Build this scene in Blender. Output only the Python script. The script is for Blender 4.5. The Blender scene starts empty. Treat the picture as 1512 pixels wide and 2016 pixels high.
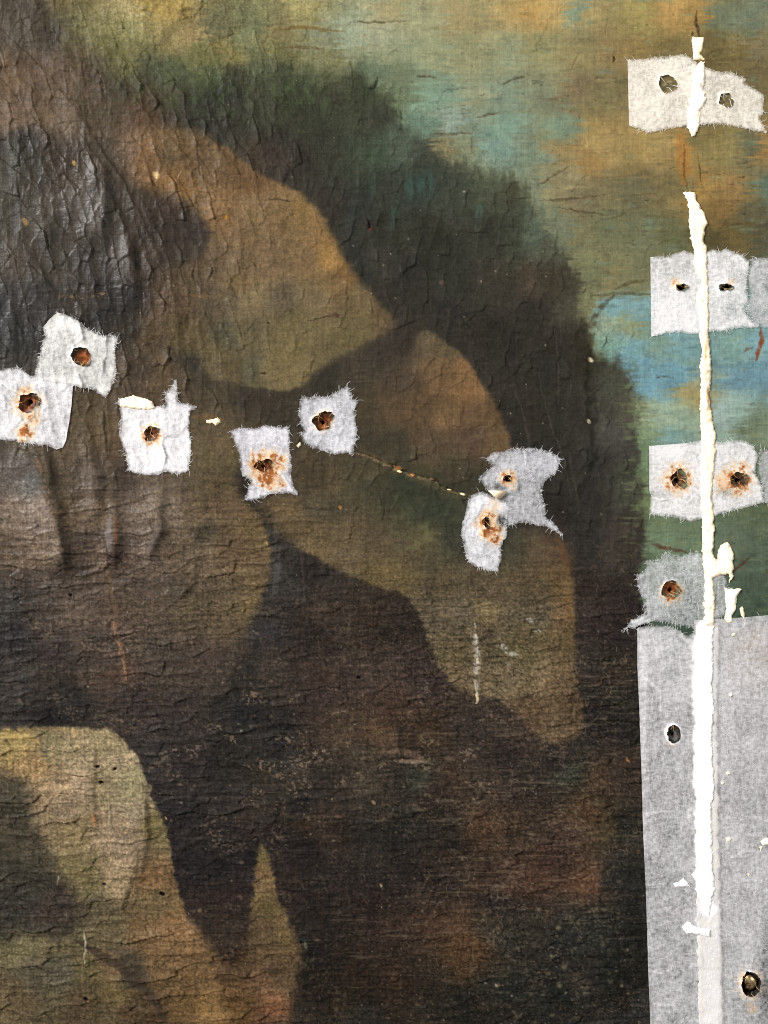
import bpy, math, random
import numpy as np

# ------------------------------------------------------------------ units
# Everything is measured on the painting in "points" (x right, y down, 1512 x 2016 in the frame)
S = 0.00016                      # metres per point -> the framed piece is 0.24 x 0.32 m
CX, CY = 756.0, 1008.0
def wx(x): return (x - CX) * S
def wy(y): return (CY - y) * S

scene = bpy.context.scene
coll = scene.collection

# ------------------------------------------------------------------ camera
cam_d = bpy.data.cameras.new('camera')
cam = bpy.data.objects.new('camera', cam_d)
coll.objects.link(cam)
CAM_H = 0.330
cam.location = (0.0, 0.0, CAM_H)
cam.rotation_euler = (0, 0, 0)
cam_d.sensor_fit = 'VERTICAL'
cam_d.sensor_height = 32.0
cam_d.lens = 32.0 * CAM_H / (2016 * S)
cam_d.clip_start = 0.01
cam_d.clip_end = 20.0
scene.camera = cam

# ------------------------------------------------------------------ light
world = bpy.data.worlds.new('World')
scene.world = world
world.use_nodes = True
bg = world.node_tree.nodes['Background']
bg.inputs['Color'].default_value = (1.0, 0.985, 0.96, 1)
bg.inputs['Strength'].default_value = 0.20

def area(name, loc, size, size_y, power, color, target=(0, 0, 0)):
    d = bpy.data.lights.new(name, 'AREA')
    d.shape = 'RECTANGLE'; d.size = size; d.size_y = size_y
    d.energy = power; d.color = color
    o = bpy.data.objects.new(name, d); coll.objects.link(o)
    o.location = loc
    from mathutils import Vector
    o.rotation_euler = (Vector(target) - Vector(loc)).to_track_quat('-Z', 'Y').to_euler()
    return o
# a window to the upper left of the painting, and a weak unseen fill lamp added at the right
area('window_light', (-2.55, 1.55, 1.70), 1.1, 1.5, 285.0, (1.0, 0.985, 0.975))
area('fill_light', (1.50, 0.45, 1.6), 0.9, 0.9, 13.0, (1.0, 0.965, 0.91))

scene.view_settings.view_transform = 'Standard'
scene.view_settings.look = 'None'
scene.view_settings.gamma = 1.0
scene.view_settings.exposure = 0.0
scene.view_settings.use_curve_mapping = False
scene.cycles.max_bounces = 6
scene.cycles.transparent_max_bounces = 12
scene.cycles.use_denoising = False
scene.cycles.pixel_filter_type = 'BLACKMAN_HARRIS'
scene.cycles.filter_width = 1.0

#PAINT_BEGIN
f32 = np.float32
ALB = 0.74                        # overall paint reflectance factor
# ------------------------------------------------------------------ noise helpers
def hash2(ix, iy, seed):
    u = np.uint32
    h = ix.astype(np.int32).view(u) * u(374761393) + iy.astype(np.int32).view(u) * u(668265263) + u((seed * 2654435761 + 97) & 0xFFFFFFFF)
    h = (h ^ (h >> u(13))) * u(1274126177)
    h = (h ^ (h >> u(16))) * u(2246822519)
    h = h ^ (h >> u(15))
    return (h & u(0xFFFFFF)).astype(f32) * f32(1 / 16777215.0)
def vn(x, y, seed=0):
    x, y = np.broadcast_arrays(np.asarray(x, f32), np.asarray(y, f32))
    x0 = np.floor(x); y0 = np.floor(y)
    fx = x - x0; fy = y - y0
    fx = fx * fx * (3 - 2 * fx); fy = fy * fy * (3 - 2 * fy)
    ix = x0.astype(np.int32); iy = y0.astype(np.int32)
    a = hash2(ix, iy, seed); b = hash2(ix + 1, iy, seed)
    c = hash2(ix, iy + 1, seed); d = hash2(ix + 1, iy + 1, seed)
    return (a + (b - a) * fx) * (1 - fy) + (c + (d - c) * fx) * fy
def fbm(x, y, seed=0, oct=3, gain=0.5):
    t = 0; amp = 1.0; tot = 0
    for k in range(oct):
        t = t + amp * vn(x * 2 ** k, y * 2 ** k, seed + 31 * k); tot += amp; amp *= gain
    return t / tot * 2 - 1                    # about -1..1
def sstep(a, b, x):
    t = np.clip((x - a) / (b - a), 0, 1)
    return t * t * (3 - 2 * t)
def cells(u, v, seed):
    """jittered cells: edge distance, three random numbers per cell, offset from the cell's middle"""
    iu = np.floor(u); iv = np.floor(v)
    F1 = np.full(u.shape, 9e9, f32); F2 = np.full(u.shape, 9e9, f32)
    cu = np.zeros(u.shape, f32); cv = np.zeros(u.shape, f32)
    ci = np.zeros(u.shape, np.int32); cj = np.zeros(u.shape, np.int32)
    for di in (-1, 0, 1):
        for dj in (-1, 0, 1):
            a = (iu + di).astype(np.int32); b = (iv + dj).astype(np.int32)
            pu = a + 0.1 + 0.8 * hash2(a, b, seed); pv = b + 0.1 + 0.8 * hash2(a, b, seed + 7)
            d = np.hypot(u - pu, v - pv).astype(f32)
            near = d < F1
            F2 = np.where(near, F1, np.minimum(F2, d))
            F1 = np.where(near, d, F1)
            cu = np.where(near, u - pu, cu); cv = np.where(near, v - pv, cv)
            ci = np.where(near, a, ci); cj = np.where(near, b, cj)
    r = [hash2(ci, cj, seed + s) for s in (101, 202, 303)]
    return (F2 - F1), r, cu, cv
def chaikin(p, n=2, closed=True):
    p = np.asarray(p, float)
    for _ in range(n):
        if closed:
            q = np.roll(p, -1, 0)
            p = np.stack([0.75 * p + 0.25 * q, 0.25 * p + 0.75 * q], 1).reshape(-1, 2)
        else:
            a, b = p[:-1], p[1:]
            m = np.stack([0.75 * a + 0.25 * b, 0.25 * a + 0.75 * b], 1).reshape(-1, 2)
            p = np.vstack([p[:1], m, p[-1:]])
    return p
def sdf(px, py, poly):
    """signed distance to a polygon, positive inside"""
    poly = np.asarray(poly, float); q = np.roll(poly, -1, 0)
    d2 = np.full(px.shape, 1e18, f32); ins = np.zeros(px.shape, bool)
    for (x0, y0), (x1, y1) in zip(poly, q):
        ex, ey = x1 - x0, y1 - y0
        L = ex * ex + ey * ey + 1e-9
        t = np.clip(((px - x0) * ex + (py - y0) * ey) / L, 0, 1)
        d2 = np.minimum(d2, (px - x0 - t * ex) ** 2 + (py - y0 - t * ey) ** 2)
        if abs(ey) > 1e-9:
            c = (y0 > py) != (y1 > py)
            ins ^= c & (px < ex * (py - y0) / ey + x0)
    d = np.sqrt(d2)
    return np.where(ins, d, -d).astype(f32)
def linedist(px, py, pts):
    """distance to a polyline, parameter 0..1 along it, signed side"""
    pts = np.asarray(pts, float)
    seg = np.hypot(*(pts[1:] - pts[:-1]).T); tot = seg.sum(); acc = 0
    D = np.full(px.shape, 1e9, f32); T = np.zeros(px.shape, f32); SG = np.zeros(px.shape, f32)
    for (x0, y0), (x1, y1), l in zip(pts[:-1], pts[1:], seg):
        ex, ey = x1 - x0, y1 - y0
        t = np.clip(((px - x0) * ex + (py - y0) * ey) / (l * l + 1e-9), 0, 1)
        d = np.hypot(px - x0 - t * ex, py - y0 - t * ey)
        m = d < D
        D = np.where(m, d, D); T = np.where(m, (acc + t * l) / tot, T)
        SG = np.where(m, np.sign(ex * (py - y0) - ey * (px - x0)), SG)
        acc += l
    return D, T, SG

# ------------------------------------------------------------------ the picture on the canvas
# colour notes (x, y, r, g, b) read off the painting with some of the sheen at its left, one list for each painted passage
SKY = """330 15 165 140 75|110 15 105 92 55|130 110 95 90 55|620 20 160 150 95|1500 140 112 100 66|660 100 120 118 80|560 100 112 108 66|450 100 125 115 66|400 115 105 102 58|230 110 100 96 56|840 240 105 130 110|1150 320 158 126 74
1250 330 135 115 70|1400 260 120 104 62|1150 400 120 110 80|1420 420 132 104 58|1480 420 100 94 66|1120 580 105 105 75|1400 600 105 130 120|1400 560 110 120 100|1500 560 105 125 115|1480 1150 74 88 72|1450 1200 70 88 72
1500 1200 68 85 68|1330 1240 70 88 74|1270 1120 90 105 80|1270 900 112 132 98|1268 980 110 125 84|1300 950 110 125 90|1450 950 100 115 85|1500 1000 92 104 76|1350 1300 62 64 58|1300 1500 48 46 42|1450 1300 128 112 84
1490 1270 136 118 88|1450 1450 80 76 70|1350 1700 48 46 42|1480 1650 74 72 70|1480 1800 66 64 62|1350 1900 44 42 38|1500 1950 40 40 38|1440 1980 50 50 48|130 60 100 95 62|180 60 115 108 68|250 60 130 125 78|330 60 140 125 78
370 60 145 125 80|420 60 100 98 68|500 60 115 118 82|560 60 125 115 75|650 60 130 135 105|700 60 150 160 130|750 60 158 160 128|250 20 165 150 100|300 150 66 70 48|350 150 78 85 58|400 150 80 88 58|450 150 62 62 46|500 150 82 88 60
550 150 72 78 54|745 150 105 118 90|770 30 165 155 108|830 30 155 155 115|900 30 160 145 100|950 30 150 140 95|1000 30 175 150 95|1040 30 185 150 85|1090 30 180 150 90|1130 30 125 145 120|1160 30 170 150 95|1250 30 160 145 85
1330 30 175 140 80|1380 30 160 128 70|1420 30 110 118 90|1480 30 112 122 98|780 100 145 150 115|850 100 145 150 112|920 100 145 145 105|1000 100 140 145 110|1060 100 145 140 95|1130 100 140 128 85|1190 100 132 112 72
1250 100 140 118 70|1320 100 120 105 62|1410 100 105 92 55|1470 100 118 102 60|1500 100 130 120 85|770 190 80 85 62|800 190 110 125 95|850 190 125 150 125|920 190 140 145 112|980 190 125 140 115|1050 190 125 130 100
1120 190 125 110 78|1200 190 118 108 72|900 250 135 152 135|1000 250 115 142 122|1110 250 118 138 112|1190 250 155 130 78|840 290 62 64 52|880 290 130 120 82|930 290 120 125 95|980 290 115 140 125|1050 290 125 140 115
1100 290 150 130 85|1180 290 165 140 85|1260 290 165 140 82|1320 290 152 132 82|1342 290 188 140 76|1370 290 130 118 72|1430 290 140 125 75|1480 290 105 105 78|1505 290 160 125 70|1060 370 122 130 104|1110 370 140 130 92
1180 370 125 115 78|1250 370 110 105 75|1330 370 125 112 72|1370 370 160 125 65|1430 370 150 120 72|1480 370 120 110 72|1505 370 100 120 100|1110 460 112 118 92|1150 460 118 115 80|1200 460 110 112 80|1260 460 110 112 82
1320 460 100 100 68|1400 460 90 80 50|1440 460 105 90 52|1500 460 85 82 60|1160 550 112 115 82|1200 550 130 122 82|1250 550 118 118 84|1300 1070 108 127 97|1340 1070 102 120 93|1430 1070 92 105 85|1490 1070 88 102 82"""
BLUE = """1210 605 122 162 164|1260 600 120 158 158|1185 600 110 145 145|1240 640 142 152 114|1190 640 136 150 124|1270 715 112 156 166|1330 740 106 150 162|1290 768 110 156 172|1250 745 110 152 160|1450 740 102 138 150|1500 730 106 144 154
1372 780 162 150 100|1300 870 118 150 146|1500 850 114 130 104|1270 860 120 140 106|1330 600 100 140 145|1420 600 105 135 130|1500 600 105 130 125|1400 640 115 145 138|1190 680 115 147 130|1230 680 115 155 160|1280 680 125 155 140
1340 680 120 160 160|1450 680 120 155 145|1490 680 120 160 165|1275 810 130 140 105|1300 810 145 165 140|1350 810 140 160 135|1420 810 150 172 162|1450 810 140 165 150"""
DARK = """50 285 54 49 44|250 190 60 54 40|100 450 60 54 46|300 450 55 47 40|370 450 56 48 41|200 570 46 43 40|255 655 56 50 42|30 650 52 51 48|200 620 44 42 40|300 330 78 62 46|420 190 44 50 36|580 190 56 60 42|650 200 58 60 44
650 260 52 52 42|560 270 54 52 42|730 180 60 66 48|850 320 58 62 50|1080 490 78 80 64|1130 600 74 70 56|1050 620 50 46 40|880 620 46 44 38|1080 720 48 46 40|1160 700 46 42 32|1200 760 70 70 58|1210 860 74 72 66|1235 950 66 66 54
1180 920 50 48 42|1050 900 42 40 35|1020 850 46 42 36|1150 980 48 45 40|1100 1000 45 40 35|760 690 58 51 43|560 800 56 50 40|480 790 60 52 42|800 660 58 52 43|420 780 72 62 46|400 740 66 58 44|380 780 78 66 49|420 830 86 75 54
440 910 96 85 58|190 840 94 78 55|300 660 84 68 48|150 850 88 75 56|600 920 75 64 48|650 950 82 70 50|700 900 72 64 46|750 920 75 66 46|800 960 60 62 46|850 1000 57 61 47|760 1000 66 63 46|880 940 62 58 44|940 1140 64 63 47
700 960 74 69 50|830 930 70 66 46|950 1100 62 62 46|470 950 50 43 36|490 990 40 37 31|430 960 92 78 54|20 980 92 82 74|60 1130 78 67 58|130 960 82 70 55|180 930 92 79 67|165 1060 70 60 50|240 950 74 62 52|370 1060 84 72 55
250 1160 78 66 56|350 1180 80 70 57|100 1280 57 49 45|30 1250 46 44 44|200 1280 66 56 49|300 1280 67 57 49|400 1280 70 58 50|450 1260 70 59 49|150 1370 40 37 35|250 1380 56 48 44|100 1400 37 35 33|350 1400 54 47 43
545 1120 64 62 58|540 1160 56 54 50|530 1250 50 47 47|600 1120 46 40 36|620 1250 48 41 36|760 1250 50 42 35|620 1380 58 46 42|780 1400 68 52 41|450 1480 42 39 35|550 1500 46 44 42|400 1600 46 41 38|450 1560 50 45 41
600 1590 40 38 36|400 1700 39 35 35|470 1680 38 35 35|450 1780 49 39 35|750 1800 45 35 31|800 1870 52 42 33|700 1880 46 38 31|620 1870 33 31 29|650 1960 42 34 27|1150 1590 74 55 38|1100 1680 62 46 39|980 1780 43 38 36
930 1870 80 57 36|900 1890 74 53 34|1000 1860 45 43 37|1100 1850 43 43 39|1000 1480 52 44 40|1100 1500 47 41 37|1200 1900 34 36 32|1000 1950 36 38 34|1100 1960 32 34 30|900 1960 37 35 29|1250 1980 40 36 28|1230 1400 43 41 35
1230 1250 45 39 35|1150 1150 50 42 36|480 1400 42 40 38|560 1440 40 38 37|860 1560 50 40 34|380 1500 50 44 42|350 1600 40 36 36|600 1680 40 34 33|560 1660 42 36 34|470 1900 58 40 28|12 60 80 70 58|50 60 75 66 52|100 60 60 52 42
20 150 100 80 58|80 150 90 72 54|140 150 102 85 67|180 150 78 64 50|220 150 70 60 46|250 150 80 76 50|600 150 66 72 52|650 150 80 84 58|700 150 66 68 50|30 230 108 88 68|100 230 100 82 62|145 230 112 95 78|180 230 78 66 50
270 230 88 66 46|300 230 80 62 45|320 230 58 50 40|400 230 52 52 42|450 230 50 48 38|500 230 58 58 44|550 230 60 62 46|620 230 55 58 44|680 230 62 66 48|750 230 58 60 48|20 310 62 58 48|80 310 62 56 46|130 310 62 52 42
170 310 72 62 50|200 310 72 62 50|500 310 66 56 44|550 310 58 50 42|600 310 52 48 40|650 310 58 58 46|700 310 58 66 50|750 310 62 76 58|20 410 68 64 53|80 410 74 68 58|160 410 88 82 75|185 410 85 79 72|215 410 58 52 42
270 410 66 56 46|330 410 66 54 44|370 410 60 52 42|640 410 52 47 40|700 410 45 48 42|30 510 78 70 60|100 510 68 62 53|180 510 62 56 50|250 510 76 70 64|275 510 56 48 40|300 510 70 58 46|370 510 68 58 48|700 510 46 46 40
740 510 55 54 46|20 590 60 58 56|80 590 56 52 49|150 590 60 53 46|250 590 54 50 47|290 590 55 48 42|770 590 52 48 40|240 730 82 70 56|270 730 70 58 46|310 730 95 78 56|350 730 80 68 52|640 730 54 50 40|680 730 68 60 48
740 730 62 56 46|790 290 80 90 75|770 370 55 58 48|830 370 52 62 54|900 370 62 66 54|960 370 72 78 60|1020 370 66 68 50|770 460 50 50 40|850 460 48 48 38|950 460 52 52 42|1000 460 60 64 50|1050 460 82 90 74|800 550 48 46 40
900 550 50 50 42|970 550 58 54 44|1050 550 72 62 50|1085 550 62 56 44|930 680 50 46 38|1000 680 46 42 36|1100 680 50 46 38|1050 810 50 46 38|1130 810 50 46 40|1200 810 62 60 52|1235 810 80 78 62|850 1070 95 88 58|890 1070 60 60 48
1150 1070 48 44 40|1220 1070 60 54 46|20 1210 66 62 58|70 1210 70 60 52|150 1210 92 78 66|230 1210 92 74 62|300 1210 88 74 60|380 1210 92 78 60|560 1210 52 46 42|640 1210 60 50 42|720 1210 56 46 37|800 1210 50 42 36
1160 1210 55 46 42|1220 1210 50 42 38|20 1330 58 53 49|100 1330 62 54 47|170 1330 76 64 53|240 1330 80 62 50|330 1330 72 62 52|420 1330 62 54 46|470 1330 44 40 36|540 1330 62 54 46|620 1330 60 48 40|700 1330 66 54 47
780 1330 64 52 46|840 1330 56 46 42|1170 1330 52 46 40|1220 1330 55 48 40|620 1440 60 50 42|670 1440 72 58 46|760 1440 85 66 48|800 1440 58 47 37|850 1440 62 48 36|930 1440 56 48 42|1020 1440 62 52 44|1180 1440 48 42 38
1230 1440 42 38 34|520 1530 52 46 38|580 1530 62 55 46|640 1530 50 44 38|710 1530 66 58 47|780 1530 56 50 42|830 1530 60 60 50|900 1530 66 52 42|950 1530 62 52 44|1050 1530 52 46 40|1130 1530 58 60 50|1180 1530 72 56 42
1230 1530 58 48 40|480 1630 50 42 37|610 1630 62 48 37|650 1630 52 42 34|720 1630 45 42 38|800 1630 40 38 34|880 1630 48 42 36|940 1630 78 58 42|1000 1630 66 52 40|1070 1630 64 52 42|1110 1630 72 56 46|1190 1630 72 60 42
1230 1630 46 44 38|570 1730 50 41 35|620 1730 46 40 36|720 1730 46 40 36|800 1730 44 38 34|880 1730 48 40 34|950 1730 62 48 38|1010 1730 80 60 48|1060 1730 72 52 40|1150 1730 98 70 51|1200 1730 46 44 40|1240 1730 40 40 36
620 1830 44 38 33|680 1830 48 40 34|780 1830 62 48 40|860 1830 72 54 42|910 1830 80 60 44|960 1830 60 52 42|1050 1830 52 48 40|1150 1830 50 50 44|1240 1830 36 36 32|620 1930 38 32 26|700 1930 46 36 28|780 1930 56 42 32
850 1930 46 40 32|950 1930 44 42 36|1050 1930 46 44 38|1150 1930 50 46 40|1240 1930 38 36 32|610 2000 50 44 37|700 2000 44 40 34|900 2000 38 36 30|1000 2000 44 40 34|1200 2000 44 40 34|220 870 95 78 58|370 870 98 84 60
440 870 98 82 58|130 1010 88 72 55|180 1010 112 95 76|265 1010 102 88 75|320 1010 118 103 87|140 1090 66 54 44|200 1090 98 81 66|235 1090 60 48 40|260 1090 85 72 62|300 1090 108 93 80|340 1090 88 72 56|570 1090 56 50 46
300 1470 50 45 42|340 1550 50 44 42|450 1830 56 46 38"""
UPPER = """340 370 132 98 58|480 470 112 90 60|680 540 112 85 52|470 550 110 90 60|650 560 112 90 58|600 630 107 94 62|700 640 100 88 58|750 630 94 78 54|560 690 119 105 68|420 690 98 86 58|380 650 92 78 52|500 350 104 78 50|640 700 100 88 60
440 660 82 76 56|480 660 96 86 60|250 310 114 93 72|290 310 120 90 58|330 310 105 85 58|380 310 100 78 52|430 310 105 82 54|460 310 100 78 50|395 410 115 90 60|430 410 130 100 65|500 410 122 98 66|560 410 125 100 66
600 410 128 102 62|420 510 95 78 56|470 510 110 90 64|530 510 118 96 68|600 510 122 98 66|650 510 150 115 65|315 590 85 68 50|360 590 95 78 58|400 590 85 72 54|450 590 98 86 64|500 590 118 102 72|560 590 100 88 66|620 590 112 96 68
700 590 108 92 62|385 730 60 55 46|420 730 102 89 63|470 730 88 76 52|500 730 84 79 58|530 730 112 98 66|580 730 115 100 66"""
KNEE = """860 720 102 81 55|900 730 120 90 58|920 770 124 93 60|900 900 78 67 48|980 870 98 78 52|880 750 110 85 57|780 730 76 64 50|800 680 60 52 42|835 680 100 86 63|870 680 90 78 56|720 810 70 60 44|780 810 85 68 48|830 810 90 72 50
870 810 110 86 58|930 810 100 78 54|970 810 92 72 48|720 870 62 56 44|780 870 66 60 46|850 870 85 70 52|930 870 85 68 52"""
CALF = """560 1020 100 83 57|760 1130 101 86 56|880 1150 90 78 56|960 1160 88 76 56|900 1290 96 84 59|1040 1250 99 86 59|1090 1150 101 81 53|1110 1250 97 80 53|1050 1400 94 76 55|1140 1400 82 66 46|870 1080 79 72 54|640 1000 79 70 53
960 1250 85 73 56|1060 1150 88 75 54|980 1290 94 84 60|1020 1430 88 67 50|1030 1300 96 86 59|620 1070 98 82 57|680 1070 93 79 56|750 1070 90 77 56|790 1070 84 73 54|1010 1070 70 66 51|1060 1070 88 75 56|1095 1070 90 71 51
850 1210 93 81 62|900 1210 94 83 64|960 1210 113 98 67|1000 1210 93 82 62|1050 1210 91 81 62|1100 1210 112 89 62|890 1330 107 91 65|930 1330 108 92 67|1000 1330 113 98 73|1060 1330 109 93 67|1110 1330 102 83 59|1090 1440 98 81 60
610 1090 107 90 61|680 1090 98 84 61"""
THIGH = """500 1050 102 85 56|420 1180 82 70 52|400 1050 78 68 54|450 1210 95 80 58|495 1210 105 88 58|380 1010 105 86 63|450 1010 105 85 62|390 1090 105 89 70|450 1090 98 80 58|500 1090 98 80 56"""
FOOT = """130 1590 132 113 88|260 1600 142 126 98|260 1660 130 112 88|300 1780 104 87 58|530 1780 95 80 50|520 1690 108 94 58|30 1870 103 95 66|100 1850 101 91 64|60 1920 83 75 58|30 1960 97 82 58|100 1980 84 74 52|220 1960 98 83 52
200 2000 84 72 48|180 1780 92 82 60|522 1730 118 94 62|520 1830 85 70 48|556 1830 105 85 55|520 1930 105 80 56|560 1930 100 80 56|520 2000 95 66 44|545 2000 82 63 46|30 1470 150 128 80|95 1470 125 112 80|150 1470 150 132 98
220 1470 157 140 102|230 1500 168 147 114|150 1500 150 132 100|60 1500 150 122 82|90 1550 152 127 94|125 1550 165 140 105|155 1550 170 146 116|205 1550 140 125 92|260 1550 142 131 96|140 1630 125 108 75|235 1630 150 128 100
300 1630 118 105 68|165 1730 110 98 65|235 1730 142 122 92|300 1730 120 92 60|220 1830 100 88 62|290 1830 115 90 60|335 1830 128 98 65|120 1910 85 78 62|165 1910 95 85 55|210 1910 110 90 62|250 1910 68 60 46|320 1910 110 86 56
390 1910 112 86 56|470 1910 82 63 43|540 1910 88 69 48|150 1990 85 70 50|250 1990 78 62 42|300 1990 75 58 38|365 1990 100 78 48|420 1990 125 95 55|480 1990 95 70 40|545 1990 135 90 60"""
SHADE = """40 1780 56 52 46|120 1790 64 54 46|80 1680 72 66 52|20 1550 70 64 50|40 1630 66 60 47|50 1730 60 56 45|60 1830 60 55 45|130 1830 58 52 43"""
FOLD = """70 950 100 97 91|40 920 92 84 76|30 1010 118 102 87|80 1010 132 116 102|30 1090 98 82 66|80 1090 105 88 72|115 1090 120 104 87"""
def parse(t):
    return np.array([[float(v) for v in s.split()] for s in t.replace('\n', '|').split('|') if s.strip()])
P_DARK = [(-90,-90),(88,-90),(96,40),(140,85),(200,125),(270,158),(400,178),(520,160),(640,140),(700,130),(738,165),(785,225),(815,275),(850,312),(900,320),(1000,345),(1040,362),(1052,420),(1090,475),(1112,525),(1142,570),(1150,625),(1158,680),(1185,700),(1228,718),(1250,770),(1254,850),(1260,950),(1262,1050),(1250,1120),(1275,1220),(1290,1300),(1300,1500),(1320,2110),(-90,2110)]
P_UPPER = [(225,262),(330,247),(420,270),(500,335),(580,375),(628,410),(655,470),(695,540),(742,588),(782,640),(750,662),(700,690),(640,718),(610,745),(580,770),(530,768),(470,758),(400,738),(362,720),(325,690),(300,640),(292,560),(350,530),(400,505),(418,450),(372,400),(332,378),(280,372),(240,330)]
P_KNEE = [(680,800),(710,758),(770,722),(798,678),(832,652),(872,668),(912,702),(952,756),(988,820),(1004,872),(1004,900),(950,915),(860,920),(760,905),(690,880)]
P_CALF = [(500,978),(560,968),(640,975),(720,1010),(800,1050),(860,1085),(930,1115),(985,1090),(1010,1042),(1095,1045),(1122,1110),(1130,1167),(1133,1233),(1133,1333),(1146,1383),(1150,1448),(1100,1466),(1058,1456),(1010,1398),(975,1372),(900,1364),(862,1312),(840,1258),(826,1208),(800,1172),(750,1156),(680,1132),(600,1088),(540,1040)]
P_THIGH = [(370,985),(440,970),(486,985),(518,1030),(535,1080),(530,1130),(514,1195),(470,1255),(390,1250),(365,1150)]
P_FOOT = [(-90,1446),(50,1432),(140,1430),(225,1438),(242,1455),(268,1490),(292,1540),(302,1582),(326,1622),(332,1650),(342,1710),(352,1760),(368,1800),(400,1842),(436,1890),(466,1912),(488,1850),(498,1760),(506,1688),(515,1652),(536,1718),(556,1790),(586,1850),(594,1890),(578,1960),(566,2040),(566,2110),(-90,2110)]
P_SHADE = [(-90,1510),(40,1526),(66,1556),(68,1600),(86,1640),(106,1700),(144,1756),(170,1800),(150,1846),(90,1838),(40,1842),(-90,1856)]
P_FOLD = [(-90,885),(62,888),(84,950),(106,1010),(127,1080),(122,1120),(-90,1125)]
P_BLUE = [(1162,650),(1172,604),(1196,584),(1260,584),(1300,580),(1620,560),(1620,885),(1250,885),(1250,790),(1228,740),(1180,695)]

G0, GS = -60.0, 4.0
gx = np.arange(G0, 1574, GS, dtype=f32); gy = np.arange(G0, 2078, GS, dtype=f32)
GX, GY = np.meshgrid(gx, gy)
def shepard(txt, ax, ay, seed, p=2.3, s=12.0):
    smp = parse(txt)
    X = GX + ax * fbm(GX / 90, GY / 45, seed, 3); Y = GY + ay * fbm(GX / 90, GY / 45, seed + 5, 3)
    acc = np.zeros(GX.shape + (3,), f32); W = np.zeros(GX.shape, f32)
    for x, y, r, g, b in smp:
        w = 1.0 / ((X - x) ** 2 + (Y - y) ** 2 + s * s) ** p * 1e7
        W += w
        acc += w[..., None] * np.array([r, g, b], f32)
    return acc / W[..., None]
def blend(base, col, poly, soft, wob, freq, seed, smooth=2, softfn=None):
    d = sdf(GX, GY, chaikin(poly, smooth)) + wob * fbm(GX / freq, GY / freq, seed, 3)
    if softfn is not None: soft = softfn
    m = sstep(-soft, soft, d)[..., None]
    return base * (1 - m) + col * m
pic = shepard(SKY, 34, 18, 11, 1.9)
pic = blend(pic, shepard(BLUE, 22, 12, 12), P_BLUE, 14, 8, 30, 13)
top = 1 - sstep(500, 760, GX + (GY - 250) * 0.4)
soft_dark = 13 + 26 * top * sstep(-50, 120, GX - 60) + 14 * np.exp(-((GX - 950) / 120) ** 2 - ((GY - 330) / 90) ** 2)
d_dark = sdf(GX, GY, chaikin(P_DARK, 2))
brush = 16 * fbm(GX / 16, GY / 50, 21, 3) + 16 * fbm(GX / 30, GY / 30, 22, 3)
m = sstep(-soft_dark, soft_dark, d_dark + brush * 0.9)[..., None]
pic = pic * (1 - m) + shepard(DARK, 24, 18, 23, 1.75, 14) * m
pic = blend(pic, shepard(FOLD, 10, 16, 41), P_FOLD, 7, 4, 30, 42)
pic = blend(pic, shepard(UPPER, 18, 18, 31), P_UPPER, 9, 6, 20, 32, softfn=5 + 15 * (1 - sstep(330, 470, GX)) + 5 * sstep(560, 640, GX))
pic = blend(pic, shepard(KNEE, 18, 12, 33), P_KNEE, 8, 6, 20, 34, softfn=5 + 30 * sstep(60, -60, GX - 850 + (840 - GY) * 0.3) + 30 * sstep(860, 920, GY))
pic = blend(pic, shepard(THIGH, 16, 16, 35), P_THIGH, 8, 6, 20, 36, softfn=6 + 30 * (1 - sstep(430, 500, GX)) + 14 * sstep(1150, 1230, GY))
pic = blend(pic, shepard(CALF, 18, 14, 37), P_CALF, 6, 5, 18, 38, softfn=3.5 + 34 * sstep(20, 60, (GX - 500) * 0.32 + 1075 - GY) * (1 - sstep(940, 1000, GX)) + 5 * sstep(1000, 1100, GX) + 26 * (1 - sstep(1060, 1150, GY)) * sstep(940, 1000, GX))
pic = blend(pic, shepard(FOOT, 16, 14, 43), P_FOOT, 5, 5, 16, 44, softfn=3 + 12 * sstep(1760, 1880, GY))
pic = blend(pic, shepard(SHADE, 12, 10, 45), P_SHADE, 20, 12, 22, 46)

# ------------------------------------------------------------------ the canvas grid: fine in and near the frame, coarser beyond
def axis(lo, hi, step, ext):
    core = np.arange(lo, hi + 0.1, step)
    out = []; d = step; p = 0.0
    while p < ext:
        d = min(d * 1.12, 14); p += d; out.append(p)
    out = np.array(out)
    return np.concatenate([(lo - out)[::-1], core, hi + out]).astype(f32)
STEP = 1.8
ax_x = axis(-30, 1542, STEP, 420); ax_y = axis(-30, 2046, STEP, 420)
NX, NY = len(ax_x), len(ax_y)
X, Y = np.meshgrid(ax_x, ax_y)
def mirror(v, lo, hi):
    p = (v - lo) % (2 * (hi - lo))
    return lo + np.where(p > hi - lo, 2 * (hi - lo) - p, p)
def sample_pic(x, y):
    u = (mirror(x, gx[0], gx[-1]) - gx[0]) / GS; v = (mirror(y, gy[0], gy[-1]) - gy[0]) / GS
    i = np.clip(np.floor(u).astype(int), 0, len(gx) - 2); j = np.clip(np.floor(v).astype(int), 0, len(gy) - 2)
    fu = (u - i)[..., None]; fv = (v - j)[..., None]
    return (pic[j, i] * (1 - fu) + pic[j, i + 1] * fu) * (1 - fv) + (pic[j + 1, i] * (1 - fu) + pic[j + 1, i + 1] * fu) * fv
def sample_s(F, x, y):
    i = np.clip(np.round((mirror(x, gx[0], gx[-1]) - gx[0]) / GS).astype(int), 0, len(gx) - 1); j = np.clip(np.round((mirror(y, gy[0], gy[-1]) - gy[0]) / GS).astype(int), 0, len(gy) - 1)
    return F[j, i]
dd = sample_s(d_dark, X, Y)
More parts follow.
